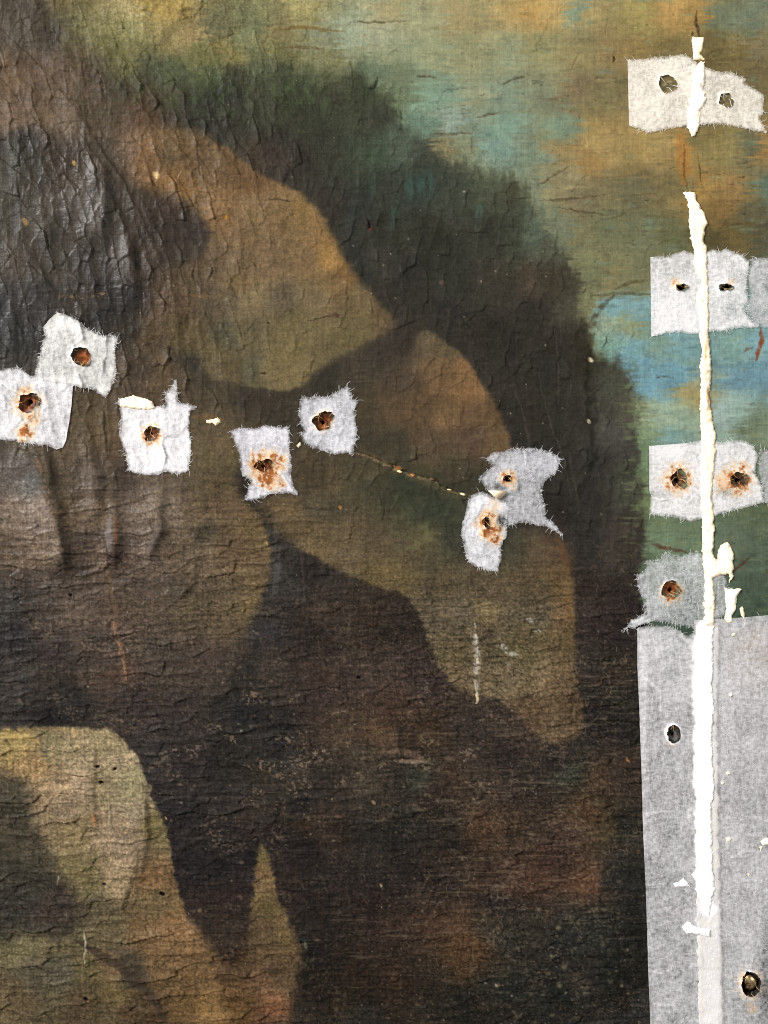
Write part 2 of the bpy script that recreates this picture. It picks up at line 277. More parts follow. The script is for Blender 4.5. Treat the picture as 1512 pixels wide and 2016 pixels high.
feather = np.exp(-(dd / 60) ** 2) * (0.35 + 0.9 * vn(X / 60, Y / 60, 56)) * (1 - sstep(560, 700, Y))          # brush hairs dragged from the foliage into the sky
skyish = sstep(10, -40, dd) * (1 - sstep(1000, 1250, Y))
dg = 0.55 * (1 - sstep(300, 800, X))                                   # the strokes lean over towards the left
xs = X + dg * Y
jx = 4 * fbm(X / 9, Y / 9, 51, 2) + skyish * 30 * fbm(X / 70, Y / 4.2 + X / 90, 53, 3)
jy = 3.5 * fbm(X / 9, Y / 9, 52, 2) + feather * 20 * fbm(xs / 9, Y / 40, 54, 4, 0.65) + skyish * 6 * fbm(X / 30, Y / 6, 55, 2)
jx = jx + feather * dg * 14 * fbm(xs / 9, Y / 40, 54, 4, 0.65) + feather * 10 * fbm(X / 7, Y / 7, 57, 3)
col = sample_pic(X + jx, Y + jy).astype(f32)
grey = col.mean(-1, keepdims=True)
col = grey + (col - grey) * (0.93 - 0.03 * skyish)[..., None]

# how strong the ageing is from place to place
wUL = (1 - sstep(330, 760, X + 0.25 * (Y - 500))) * (1 - sstep(820, 1150, Y))
wLL = (1 - sstep(420, 900, X)) * sstep(820, 1120, Y)
wLR = sstep(420, 900, X) * sstep(1000, 1250, Y) * (1 - sstep(1262, 1300, X))
wSK = sstep(0, 60, X - np.interp(Y, [0, 100, 300, 560, 700, 1300], [100, 650, 950, 1140, 1240, 1260]))
wMD = np.clip(1 - wUL - wLL - wLR - wSK, 0, 1)

n1 = fbm(X / 70, Y / 70, 61, 3); n2 = fbm(X / 70, Y / 70, 62, 3)
h = np.zeros(X.shape, f32); crack = np.zeros(X.shape, f32); edge_lt = np.zeros(X.shape, f32)
def flakes(w, sx, sy, ang, seed, off, tilt, cup, warp, groove, gw, saw=(0, 0)):
    """cupped flakes: each with its own level and tilt, lifted at the rim, an open crack between them"""
    global h, crack
    a = math.radians(ang); ca, sa = math.cos(a), math.sin(a)
    xx = X + warp * n1; yy = Y + warp * n2
    u = (xx * ca + yy * sa) / sx; v = (-xx * sa + yy * ca) / sy
    e, r, cu, cv = cells(u, v, seed)
    live = sstep(0.25, 0.6, vn(X / 120, Y / 120, seed + 3) * 0.9 + 0.25)
    lev = (r[0] - 0.5) * 2 * off + ((r[1] - 0.5) * cu * sx + (r[2] - 0.5) * cv * sy) * 2 * tilt
    pu = np.clip(cu + 0.45, 0, 1.3); pv = np.clip(cv + 0.45, 0, 1.3)
    lev = lev + (0.60 + 0.95 * r[1]) * (saw[0] * (pu ** 3 + 0.62 * np.exp(-pu * 7)) + saw[1] * (pv ** 3 + 0.62 * np.exp(-pv * 7)))
    rim = cup * np.exp(-e / 0.16)
    g = np.exp(-(e * min(sx, sy) / gw) ** 2) * sstep(0.38, 0.68, vn(X / 26, Y / 26, seed + 9))
    h += w * live * (lev + rim - groove * g)
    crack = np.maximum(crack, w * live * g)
flakes(wUL * (0.55 + 0.45 * sstep(90, 240, Y)), 25, 46, -14, 201, 0.22, 0.030, 0.10, 9, 0.5, 1.5, (1.7, 0.5))
flakes(wUL, 90, 36, 46, 209, 0.30, 0.014, 0.10, 8, 0.5, 1.5, (0.4, -0.9))
flakes(wUL, 12, 18, 6, 202, 0.10, 0.035, 0.06, 6, 0.35, 1.4, (0.35, 0.15))
flakes(wLL, 80, 20, -3, 203, 0.45, 0.030, 0.2, 13, 0.9, 1.6, (0.9, 1.7))
flakes(wLL, 24, 10, 0, 204, 0.18, 0.05, 0.12, 6, 0.6, 1.5, (0.4, 0.6))
flakes(wLR, 64, 15, -4, 205, 0.32, 0.03, 0.2, 12, 1.0, 1.7, (0.4, 1.1))
flakes(wLR, 20, 9, 0, 206, 0.15, 0.045, 0.12, 6, 0.6, 1.5, (0.25, 0.4))
flakes(wSK * 0.55 + wMD * 0.8, 70, 30, -4, 207, 0.20, 0.016, 0.15, 22, 0.4, 1.6, (0.35, 0.55))
flakes(wMD, 26, 34, 8, 208, 0.14, 0.03, 0.10, 10, 0.4, 1.5, (0.8, 0.4))
# long ridges running across the upper left corner
RIDGES = [([(185,95),(230,165),(300,235),(365,305),(425,375),(475,450)], 2.6), ([(60,110),(120,180),(180,260),(260,390),(300,470),(345,560)], 2.6), ([(20,160),(85,195),(130,250),(165,300)], 2.0),
          ([(300,140),(370,185),(425,235),(458,300)], 2.0), ([(140,250),(190,300),(230,370)], 2.2), ([(0,470),(50,520),(95,555),(108,590)], 2.2), ([(235,120),(290,190),(340,225)], 1.3), ([(380,330),(440,380),(500,440)], 1.2),
          ([(205,330),(255,470),(262,560)], 2.4), ([(90,420),(140,470),(205,410),(195,330)], 1.6), ([(300,480),(350,590),(352,700)], 1.6), ([(440,470),(520,540),(560,620)], 1.2), ([(500,260),(560,270),(585,320),(560,350)], 1.2),
          ([(300,1060),(315,1000)], 1.2), ([(380,1080),(390,1140),(340,1190),(290,1220)], 1.6), ([(400,1260),(405,1180),(430,1150)], 1.2), ([(120,1200),(230,1160),(300,1130)], -1.8), ([(0,1640),(120,1650),(190,1600)], 1.4),
          ([(200,1740),(260,1700),(276,1660)], 1.6), ([(165,1770),(200,1755),(262,1760)], 1.6), ([(120,1935),(140,1925),(150,1900)], 1.8), ([(150,1540),(175,1530),(165,1490)], 1.2), ([(0,1720),(60,1725),(90,1715)], 1.5), ([(40,1800),(100,1790),(150,1770)], 1.5),
          ([(330,1410),(380,1430),(460,1470),(520,1480)], 1.4), ([(504,1620),(620,1610),(730,1600),(800,1620)], 1.2), ([(1120,1205),(1140,1260),(1180,1320),(1210,1330)], 1.2), ([(1060,1000),(1160,1060),(1230,1085)], 1.0), ([(1155,830),(1150,900),(1170,960)], 1.0), ([(1090,800),(1120,870),(1130,950)], 1.0)]
for pts, amp in RIDGES:
    pts = chaikin(pts, 2, closed=False)
    x0, y0 = pts.min(0) - 60; x1, y1 = pts.max(0) + 60
    i0, i1 = np.searchsorted(ax_x, [x0, x1]); j0, j1 = np.searchsorted(ax_y, [y0, y1])
    sx_, sy_ = X[j0:j1, i0:i1], Y[j0:j1, i0:i1]
    D, T, SG = linedist(sx_ + 6 * fbm(sx_ / 22, sy_ / 22, 71, 2), sy_ + 6 * fbm(sx_ / 22, sy_ / 22, 72, 2), pts)
    fade = np.sin(np.pi * np.clip(T, 0.02, 0.98)) ** 0.6 * (0.6 + 0.5 * vn(sx_ / 25, sy_ / 25, 73))
    hi = np.where(SG > 0, np.exp(-D / 13), np.exp(-D / 2.4))
    if amp < 0: hi = np.where(SG > 0, np.exp(-D / 3.0), np.exp(-D / 17))
    h[j0:j1, i0:i1] += 0.95 * abs(amp) * fade * hi
    lowside = np.where((SG > 0) == (amp < 0), np.exp(-((D - 2.0) / 2.0) ** 2), 0)
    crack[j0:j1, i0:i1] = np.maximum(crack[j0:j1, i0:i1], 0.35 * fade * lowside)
# broad folds where the canvas has buckled: a slow rise from the left, a quicker fall on the right
FOLDS = [([(85,890),(100,960),(115,1030),(122,1110)], 9.0, 44, 12), ([(182,890),(190,960),(188,1020)], 7.0, 32, 11), ([(224,1000),(226,1050),(222,1100)], 5.5, 20, 8), ([(318,990),(312,1050),(296,1100)], 7.5, 38, 10), ([(205,345),(208,410),(200,475)], 8.0, 46, 11), ([(262,485),(264,540),(262,595)], 6.5, 32, 9),
         ([(330,480),(345,600),(350,720)], 2.6, 40, 10), ([(40,480),(70,520),(105,575)], 2.6, 36, 9), ([(180,1480),(176,1540),(188,1620)], 3.4, 60, 10), ([(282,1560),(284,1640),(276,1710)], 6.5, 46, 10), ([(262,1680),(258,1740),(230,1790)], 3.0, 40, 10), ([(390,1060),(388,1130),(350,1180)], 2.4, 40, 9), ([(400,250),(440,300),(460,360)], 1.8, 40, 9), ([(20,600),(30,650),(26,720)], 2.5, 30, 8), ([(130,90),(150,160),(160,210)], 2.0, 40, 9), ([(148,210),(152,230),(150,245)], 2.0, 26, 6)]
for pts, amp, wl_, wr_ in FOLDS:
    pts = chaikin(pts, 2, closed=False)
    x0, y0 = pts.min(0) - 110; x1, y1 = pts.max(0) + 110
    i0, i1 = np.searchsorted(ax_x, [x0, x1]); j0, j1 = np.searchsorted(ax_y, [y0, y1])
    sx_, sy_ = X[j0:j1, i0:i1], Y[j0:j1, i0:i1]
    D, T, SG = linedist(sx_ + 8 * fbm(sx_ / 40, sy_ / 40, 75, 2), sy_, pts)
    yc0, yc1 = pts[:, 1].min(), pts[:, 1].max()
    lng = sstep(yc0 - 45, yc0 + 25, sy_) * (1 - sstep(yc1 - 25, yc1 + 45, sy_))
    xl = np.interp(sy_[:, 0], pts[np.argsort(pts[:, 1]), 1], pts[np.argsort(pts[:, 1]), 0])[:, None]
    side = sx_ + 8 * fbm(sx_ / 40, sy_ / 40, 75, 2) - xl
    h[j0:j1, i0:i1] += amp * lng * np.where(side < 0, np.exp(-(side / wl_) ** 2), np.exp(-(side / wr_) ** 2))
# cloth showing through: threads both ways, and slow buckling of the canvas
lines = fbm(X / 60, Y / 3.4, 81, 2); lines2 = fbm(X / 3.4, Y / 60, 82, 2)
h += (0.08 + 0.30 * wLR - 0.04 * wSK + 0.26 * wLL + 0.10 * wUL) * lines + (0.10 + 0.12 * wLL + 0.1 * wLR + 0.03 * wUL) * lines2
h += 0.30 * fbm(X / 7, Y / 7, 83, 2) * (0.35 + 0.5 * wLL + 0.4 * wLR + 0.25 * wUL)
h += 3.0 * fbm(X / 130, Y / 170, 84, 2) + 1.6 * wUL * fbm(X / 34, Y / 70, 85, 2) + 1.3 * wLL * fbm(X / 80, Y / 26, 86, 2)

# surface tone: threads rubbed bare, darker cracks, flecks, brushwork
tone = 1 + (0.05 + 0.08 * wLR + 0.07 * wLL - 0.01 * wSK) * lines + (0.05 + 0.04 * wLL + 0.03 * wLR) * lines2 + (0.06 + 0.08 * wLR + 0.05 * wLL) * fbm(X / 4.5, Y / 4.5, 91, 2) + 0.07 * fbm(X / 11, Y / 9, 90, 3) + 0.09 * fbm(X / 40, Y / 40, 92, 3)
col *= tone[..., None]
grit = fbm(X / 3.0, Y / 2.6, 89, 2) * np.clip(0.75 * wLR + 0.6 * wLL + 0.25 * wMD + 0.35 * wUL, 0, 1)
col *= (1 + 0.52 * grit)[..., None]
col += (sstep(0.44, 0.78, grit) * 0.65)[..., None] * (np.array([150, 136, 116], f32) - col)
sk = sstep(0.30, 0.62, fbm(X / 26, Y / 7, 93, 4)) * wSK                       # broken horizontal brush marks in the sky
col *= (1 - 0.11 * sk)[..., None]
sk2 = sstep(0.32, 0.6, fbm(X / 34, Y / 10, 94, 4)) * wSK
col += (sk2 * 0.12)[..., None] * (np.array([168, 150, 98], f32) - col)
sk3 = sstep(0.36, 0.62, fbm(X / 40, Y / 14, 95, 4)) * wSK
col += (sk3 * 0.32)[..., None] * (np.array([112, 142, 122], f32) - col)
dash = sstep(0.50, 0.66, fbm(X / 24 + 0.2 * n1, Y / 4.5 + 0.1 * X / 4.5, 96, 3)) * sstep(0.55, 0.8, vn(X / 90, Y / 60, 97)) * wSK   # short dark horizontal cracks
col *= (1 - 0.26 * dash)[..., None]; h -= 0.5 * dash
veins = np.abs(fbm(X / 48, Y / 20, 88, 3)); vein = (1 - sstep(0.0, 0.05, veins)) * wSK * sstep(0.35, 0.7, vn(X / 70, Y / 50, 89))
col += (0.2 * vein)[..., None] * (np.array([186, 168, 108], f32) - col)
rub = sstep(-0.05, 0.50, fbm(X / 42, Y / 26, 98, 4, 0.6)) * sstep(0.05, 0.42, fbm(X / 4.5, Y / 3.6, 99, 3))
rubzone = np.exp(-((X - 620) / 330) ** 2 - ((Y - 1470) / 150) ** 2) + 0.7 * np.exp(-((X - 1020) / 170) ** 2 - ((Y - 1560) / 190) ** 2) + 0.45 * np.exp(-((X - 150) / 230) ** 2 - ((Y - 1180) / 170) ** 2) + 0.5 * np.exp(-((X - 1090) / 190) ** 2 - ((Y - 1880) / 110) ** 2) + 0.4 * wLL + 0.10
col += (np.clip(rub * rubzone, 0, 1) * 0.8)[..., None] * (np.array([128, 110, 90], f32) - col)
warm = sstep(0.30, 0.6, fbm(X / 30, Y / 22, 100, 3)) * sstep(0.1, 0.5, fbm(X / 4, Y / 5, 102, 2)) * (wLR + 0.5 * wLL)
col += (0.30 * warm)[..., None] * (np.array([128, 80, 52], f32) - col)
teal = sstep(0.28, 0.6, fbm(X / 16, Y / 60, 103, 3)) * np.exp(-((X - 900) / 190) ** 2 - ((Y - 400) / 80) ** 2)
col += (0.55 * teal)[..., None] * (np.array([66, 100, 86], f32) - col)
grn = sstep(0.0, 0.5, fbm(X / 12, Y / 22, 104, 4)) * np.exp(-((X - 470) / 260) ** 2 - ((Y - 185) / 48) ** 2)
col += (0.6 * grn)[..., None] * (np.array([84, 98, 62], f32) - col)
grn2 = sstep(0.1, 0.5, fbm(X / 20, Y / 14, 105, 4)) * np.exp(-((X - 850) / 90) ** 2 - ((Y - 1045) / 60) ** 2)
col += (0.6 * grn2)[..., None] * (np.array([106, 106, 72], f32) - col)
fuzz = sstep(0.05, 0.5, fbm(X / 22, Y / 5, 106, 3)) * np.exp(-((X - 1240) / 16) ** 2) * sstep(690, 740, Y) * (1 - sstep(1040, 1120, Y))
col += (0.7 * fuzz)[..., None] * (np.array([104, 112, 78], f32) - col)
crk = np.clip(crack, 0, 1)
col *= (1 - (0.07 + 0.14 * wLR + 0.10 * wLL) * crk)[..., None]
pale = sstep(0.34, 0.55, fbm(X / 55, Y / 3.6 + 0.15 * n1, 87, 3)) * sstep(0.30, 0.62, vn(X / 120, Y / 40, 86)) * (wLR + 0.4 * wLL) * (0.5 + 0.5 * sstep(0.3, 0.6, vn(X / 5, Y / 5, 85)))
col += (0.42 * pale)[..., None] * (np.array([128, 114, 94], f32) - col)
h += 0.25 * pale
fine = np.abs(fbm(X / 60, Y / 16, 107, 4)); fl = (1 - sstep(0, 0.035, fine)) * (0.7 * wLR + 0.6 * wLL + 0.25 * wUL) * sstep(0.3, 0.6, vn(X / 60, Y / 60, 108))
col *= (1 - 0.35 * fl)[..., None]
h -= 0.6 * fl
net = np.abs(fbm(X / 34, Y / 40, 109, 3)); nl = (1 - sstep(0, 0.03, net)) * (wLR + 0.35 * wLL + 0.3 * wMD) * sstep(0.3, 0.65, vn(X / 90, Y / 70, 110))
col += (0.55 * nl)[..., None] * (np.array([118, 104, 84], f32) - col)

gloss_add = np.zeros(X.shape, f32)
def stroke(pts, wid, rgb, a=0.8, rough=0.5, dh=0.0, freq=6, smooth=2, taper=True, seed=0):
    pts = chaikin(pts, smooth, closed=False) if len(pts) > 2 else np.asarray(pts, float)
    x0, y0 = pts.min(0) - wid * 3 - 12; x1, y1 = pts.max(0) + wid * 3 + 12
    i0, i1 = np.searchsorted(ax_x, [x0, x1]); j0, j1 = np.searchsorted(ax_y, [y0, y1])
    sx_, sy_ = X[j0:j1, i0:i1], Y[j0:j1, i0:i1]
    D, T, _ = linedist(sx_ + 2.5 * fbm(sx_ / 9, sy_ / 9, 301 + seed, 2), sy_ + 2.5 * fbm(sx_ / 9, sy_ / 9, 302 + seed, 2), pts)
    wl = wid * (np.sin(np.pi * np.clip(T, 0.04, 0.96)) ** 0.5 if taper else 1.0)
    k = 1 - sstep(0.5, 1.2, D / wl)
    k = k * np.maximum(0, 1 - rough * sstep(-0.25, 0.4, fbm(sx_ / freq, sy_ / freq, 303 + seed, 3)))
    col[j0:j1, i0:i1] += (a * k)[..., None] * (np.array(rgb, f32) - col[j0:j1, i0:i1])
    h[j0:j1, i0:i1] += dh * k
# painted and worn details, and canvas-fold highlights painted in as pale streaks
stroke([(150,1850),(200,1880),(250,1912),(305,1965),(335,2025)], 11, (60,50,40), 0.85, 0.2)
stroke([(215,1870),(262,1890),(290,1925)], 18, (74,64,54), 0.4, 0.5)
stroke([(1210,583),(1180,605),(1166,640),(1158,700),(1162,760)], 8, (52,46,30), 0.5, 0.85, freq=9)
stroke([(1160,680),(1158,760),(1168,840),(1172,900),(1160,925)], 13, (26,24,18), 0.5, 0.9, freq=12)
stroke([(1170,900),(1150,960),(1135,985)], 8, (30,28,22), 0.45, 0.85, freq=10)
for p in ([(1060,740),(1080,830),(1110,900),(1125,990)], [(1010,760),(1035,830),(1045,900)], [(1090,640),(1100,720),(1098,800)], [(1120,900),(1135,960),(1140,1020)]):
    stroke(p, 2.5, (78,72,62), 0.5, 0.6)
stroke([(1212,570),(1240,556),(1275,552)], 4, (74,66,42), 0.6, 0.4); stroke([(1165,582),(1230,577),(1285,580)], 4, (70,66,46), 0.6, 0.5)
stroke([(228,1010),(231,1040),(229,1072)], 4.5, (112,74,48), 0.7, 0.8); stroke([(218,1020),(214,1050),(218,1085)], 8, (122,114,110), 0.7, 0.3)
stroke([(312,1030),(305,1065),(292,1090)], 9, (118,108,102), 0.6, 0.4); stroke([(205,1095),(220,1160),(230,1240)], 4, (112,90,62), 0.6, 0.4)  # first stroke puts the sheen on the buckled fold into the colour
stroke([(222,1220),(234,1260),(244,1300),(250,1345)], 4.5, (158,114,80), 0.75, 1.35, dh=0.5, freq=3.5, seed=3); stroke([(170,905),(176,960),(180,1010)], 14, (108,96,86), 0.5, 0.4)  # last stroke is a fold highlight painted into the colour
stroke([(75,905),(85,930)], 5, (140,92,60), 0.5, 0.5)
for p in ([(935,1228),(937,1262),(940,1300),(936,1345),(940,1378)],):
    stroke(p, 8, (170,164,152), 0.8, 1.25, freq=5, seed=5); stroke(p, 2.2, (206,198,176), 0.8, 1.0, freq=7, seed=6)
stroke([(937,1368),(941,1376),(938,1384)], 4, (216,196,146), 0.9, 0.2)
for (x, y, r) in ((1047,1220,9), (1058,1240,7), (990,1272,8), (1005,1284,10), (1000,1305,7)):
    stroke([(x - r, y), (x + r, y + 3)], r * 0.7, (184,182,170), 0.75, 1.3, freq=4, seed=int(x))
stroke([(1497,646),(1500,672),(1493,690),(1488,712)], 5.5, (128,62,34), 0.9, 0.35, seed=9); stroke([(1465,690),(1482,684)], 3.5, (104,62,50), 0.7, 0.5)
stroke([(1284,1070),(1312,1080),(1350,1086)], 4.5, (84,52,40), 0.75, 0.4); stroke([(1476,1096),(1462,1110),(1446,1124)], 4, (78,52,42), 0.85, 0.3)
stroke([(1372,22),(1368,40),(1376,60),(1374,74)], 4, (54,38,26), 0.8, 0.5, freq=4); stroke([(1363,62),(1365,70)], 4, (60,44,30), 0.7, 0.4)
stroke([(1340,268),(1346,310),(1345,360)], 18, (168,112,48), 0.55, 0.5); stroke([(1348,285),(1346,330),(1352,372)], 2.5, (92,60,28), 0.8, 0.4)
stroke([(1372,300),(1378,340),(1380,365)], 2.5, (70,56,32), 0.5, 0.6); stroke([(1206,110),(1209,116),(1205,122)], 3, (44,36,20), 0.8, 0.3)
stroke([(380,16),(350,24),(365,30)], 6, (92,76,48), 0.7, 0.4); stroke([(535,60),(590,52),(640,60),(680,62)], 4, (112,88,48), 0.7, 0.4); stroke([(560,92),(610,94),(640,98)], 4, (88,66,40), 0.6, 0.5)
for p in ([(850,265),(880,262),(930,264)], [(935,232),(960,226),(985,222)], [(985,168),(1010,156),(1035,150)], [(1120,330),(1080,352),(1060,365)], [(1060,395),(1130,392),(1190,385)], [(1100,410),(1150,418),(1200,424)], [(1290,742),(1325,743)], [(690,44),(740,44),(800,42)], [(820,150),(860,152)]):
    stroke(p, 2.6, (76,64,44), 0.75, 0.55, dh=-0.5)
stroke([(360,580),(395,584),(440,582)], 3, (150,110,70), 0.4, 0.6)
stroke([(118,583),(150,586),(180,585),(208,580)], 3, (140,108,70), 0.6, 1.1, freq=4); stroke([(196,579),(208,579)], 3.5, (176,130,78), 0.7, 0.5)
stroke([(0,1452),(40,1448),(72,1455),(80,1465)], 6, (176,150,92), 0.75, 0.5); stroke([(52,1434),(100,1434),(150,1436)], 4, (150,128,84), 0.6, 0.6); stroke([(143,1433),(148,1452)], 5, (196,164,106), 0.8, 0.2, dh=0.6)
stroke([(182,1600),(188,1625)], 4, (178,122,74), 0.7, 0.4); stroke([(212,1560),(215,1600),(216,1640)], 1.6, (196,184,160), 0.6, 0.5); stroke([(167,1832),(168,1860),(168,1898)], 1.8, (204,196,172), 0.7, 0.4); stroke([(115,1727),(115,1742)], 1.8, (204,196,180), 0.6, 0.4)
stroke([(760,1480),(800,1478),(840,1500)], 7, (126,104,84), 0.6, 0.6, freq=4); stroke([(776,1498),(836,1499)], 4, (152,128,108), 0.7, 0.5, freq=4)
stroke([(790,1425),(788,1455),(792,1490)], 7, (40,32,28), 0.6, 0.3); stroke([(812,1430),(815,1470)], 8, (42,34,30), 0.6, 0.3)
stroke([(550,1090),(545,1130),(538,1170)], 7, (84,82,82), 0.5, 0.5); stroke([(590,1060),(596,1140),(600,1190)], 3, (80,70,66), 0.4, 0.5)
stroke([(1095,1050),(1110,1085),(1120,1130)], 8, (104,72,44), 0.6, 0.4); stroke([(1118,1150),(1122,1230)], 7, (112,84,48), 0.5, 0.4)
stroke([(590,1850),(602,1852)], 10, (44,52,50), 0.6, 0.3); stroke([(592,1852),(594,1862)], 4, (12,12,12), 0.9, 0); stroke([(600,1855),(602,1868)], 4, (104,104,88), 0.8, 0.4)
for (x, y, r) in ((320,1760,4), (170,1966,4), (206,1739,2.5), (140,1172,3), (707,1334,3), (723,430,0), (200,1540,3), (226,1514,3), (192,1508,3)):
    if r: stroke([(x - 1, y), (x + 1, y)], r, (10, 9, 8), 0.95, 0, taper=False, dh=-3)
stroke([(722,430),(728,442),(726,452)], 3, (22,14,12), 0.95, 0.1); stroke([(725,450),(732,452)], 2.5, (110,50,44), 0.7, 0)
stroke([(655,622),(668,620)], 6, (76,48,38), 0.8, 0.3); stroke([(605,632),(640,624),(658,620)], 2, (58,44,34), 0.7, 0.3); stroke([(526,633),(530,638)], 3, (46,34,26), 0.8, 0); stroke([(512,735),(524,736)], 3.5, (50,38,28), 0.8, 0.2)
stroke([(525,395),(550,392),(572,396)], 2, (66,46,28), 0.8, 0.4); stroke([(345,380),(370,372)], 2, (84,60,34), 0.7, 0.3)
stroke([(720,955),(790,975),(860,1010),(930,1045)], 42, (50,54,42), 0.42, 0.55, freq=26, seed=21); stroke([(760,935),(840,965),(920,985)], 22, (46,50,40), 0.4, 0.5, freq=18, seed=22)
# the open tear that runs to the right-hand pair of patches
TEAR = [(690,886),(735,898),(768,915),(800,930),(830,938),(858,942),(870,960),(900,966),(930,974)]
stroke([(x, y + 4) for x, y in TEAR], 4.0, (150,128,90), 0.6, 0.9, dh=0.5, freq=5, seed=17); stroke([(x, y - 9) for x, y in TEAR[1:]], 9, (50,54,40), 0.35, 0.5, seed=18); stroke(TEAR, 2.2, (34,27,20), 0.8, 0.85, dh=-1.6, seed=15); stroke([(x, y + 9) for x, y in TEAR[3:]], 10, (96,90,60), 0.35, 0.6, seed=16); stroke(TEAR[:3], 6, (104,84,56), 0.4, 0.5)
stroke([(775,918),(790,922)], 5, (176,104,60), 0.9, 0.3, freq=4); stroke([(808,932),(816,938)], 4, (170,104,62), 0.9, 0.3)
stroke([(380,822),(400,818),(440,826)], 6, (120,86,52), 0.5, 0.5)
stroke([(575,1000),(660,1004)], 1.5, (30,24,18), 0.4, 0.5)
# flecks of bare ground
rng = np.random.default_rng(5)
def flecks(n, xr, yr, rr, rgb, a, wfun=None):
    for _ in range(n):
        x = rng.uniform(*xr); y = rng.uniform(*yr); r = rng.uniform(*rr) * (0.6 + 0.4 * rng.random())
        i = int(np.searchsorted(ax_x, x)); j = int(np.searchsorted(ax_y, y)); k = int(r / STEP) + 2
        sl = (slice(max(j - k, 0), j + k), slice(max(i - k, 0), i + k))
        d = np.hypot((X[sl] - x) / rng.uniform(0.7, 1.6), (Y[sl] - y) / rng.uniform(0.7, 1.3))
        m_ = np.clip(1.3 - d / r, 0, 1)[..., None] * a * rng.uniform(0.5, 1)
        col[sl] += m_ * (np.array(rgb, f32) * rng.uniform(0.85, 1.1) - col[sl])
        h[sl] += 0.35 * m_[..., 0]
flecks(260, (0, 1250), (0, 2016), (1.2, 2.4), (190, 176, 150), 0.75)
flecks(240, (380, 1250), (1280, 2016), (1.5, 4.0), (140, 118, 92), 0.6)
flecks(70, (0, 1250), (900, 2016), (1.2, 2.4), (176, 116, 64), 0.6)
flecks(160, (650, 1512), (0, 560), (1.2, 3.0), (70, 58, 40), 0.6)
flecks(70, (900, 1250), (1780, 2016), (2.0, 5.5), (126, 118, 88), 0.6)
for (x, y, r, rgb) in ((308,345,6,(226,196,136)), (147,322,4,(204,160,90)), (50,438,7,(150,118,72)), (445,428,4,(170,120,50)), (326,1611,2.5,(210,170,116)), (526,1070,2.5,(186,152,84)), (670,1000,3,(190,130,70)), (1164,709,4,(220,205,170)), (1160,830,4,(214,196,166)), (1378,1188,0,(0,0,0)),
                       (978,1940,3.5,(150,134,104)), (735,1580,2.5,(170,144,108)), (750,1743,3,(180,158,118)), (1235,1496,4,(206,140,80)), (984,1105,4,(124,120,92)), (870,557,5,(92,74,64))):
    if r: stroke([(x - r * 0.3, y - r * 0.3), (x + r * 0.3, y + r * 0.3)], r, rgb, 0.9, 0.35, taper=False, freq=4, dh=0.4, seed=int(x) % 37)

# ------------------------------------------------------------------ tack holes through the paint (x, y, rx, ry, kind)
HOLES = [(1317,168,17,16,'shallow'), (1428,199,12,12,'shallow'), (1342,567,11,8,'torn'), (1429,566,13,8,'torn'), (1334,944,21,18,'brown'), (1453,944,17,16,'brown'), (1320,1160,16,18,'rust'), (1325,1447,10,14,'dark'), (1478,1938,17,22,'nail'),
         (162,703,18,17,'rust_pale'), (56,792,24,21,'rust'), (297,853,16,15,'rust'), (519,918,22,15,'rust'), (636,829,19,19,'rust'), (999,942,8,8,'black'), (957,1028,9,18,'rust')]
h_flat = h.copy()
h_soft = h_flat.copy()
for _ in range(3):
    h_soft[1:-1] = (h_soft[:-2] + h_soft[1:-1] + h_soft[2:]) / 3
    h_soft[:, 1:-1] = (h_soft[:, :-2] + h_soft[:, 1:-1] + h_soft[:, 2:]) / 3
for (x, y, rx, ry, kind) in HOLES:
    i0, i1 = np.searchsorted(ax_x, [x - rx * 3, x + rx * 3]); j0, j1 = np.searchsorted(ax_y, [y - ry * 3, y + ry * 3])
    sx_, sy_ = X[j0:j1, i0:i1], Y[j0:j1, i0:i1]
    sd = int(x * 7 + y) % 1000
    rad = np.hypot((sx_ - x) / rx, (sy_ - y) / ry) + 0.42 * fbm(sx_ / (rx * 0.8), sy_ / (ry * 0.8), sd, 3)
    pit = 1 - sstep(0.55, 1.1, rad); deep = 1 - sstep(0.08, 0.34, np.hypot((sx_ - x) / rx, (sy_ - y - 0.05 * ry) / ry) + 0.2 * fbm(sx_ / 6, sy_ / 6, sd + 3, 2))
    if kind == 'black': deep = 1 - sstep(0.5, 0.9, rad)
    if kind == 'dark': deep = 0.55 * deep
    if kind in ('torn', 'brown'): deep = np.clip(deep * 1.0 + (1 - sstep(0.25, 0.7, rad)) * (kind != 'brown'), 0, 1)
    n_ = fbm(sx_ / 5, sy_ / 5, sd + 5, 3)[..., None]
    c = {'shallow': (150,134,96), 'torn': (74,64,48), 'brown': (126,92,64), 'rust': (146,84,44), 'rust_pale': (168,98,50), 'dark': (104,102,100), 'nail': (30,26,20), 'black': (120,66,40)}[kind]
    c2 = {'shallow': (96,88,64), 'torn': (40,34,28), 'brown': (60,38,26), 'rust': (82,42,22), 'rust_pale': (104,56,28), 'dark': (34,32,32), 'nail': (18,14,10), 'black': (50,26,14)}[kind]
    cc = np.array(c, f32) + (np.array(c2, f32) - np.array(c, f32)) * np.clip(0.5 + 1.3 * n_, 0, 1)
    C_ = col[j0:j1, i0:i1]
    C_ += pit[..., None] * (cc - C_)
    if kind not in ('shallow', 'rust_pale'): C_ += (deep[..., None]) * (np.array((8, 6, 5), f32) - C_)  # near-black painted in the middle for the darkness of the hole's depth
    dp = {'shallow': 0.8, 'nail': 22, 'rust_pale': 2.0}.get(kind, 3.5)
    h[j0:j1, i0:i1] += -dp * pit - (8 * deep if kind not in ('shallow', 'rust_pale') else 0) + 1.1 * pit * n_[..., 0]
def srgb2lin(c):
    c = np.clip(c / 255.0, 0, 1)
    return np.where(c <= 0.04045, c / 12.92, ((c + 0.055) / 1.055) ** 2.4)
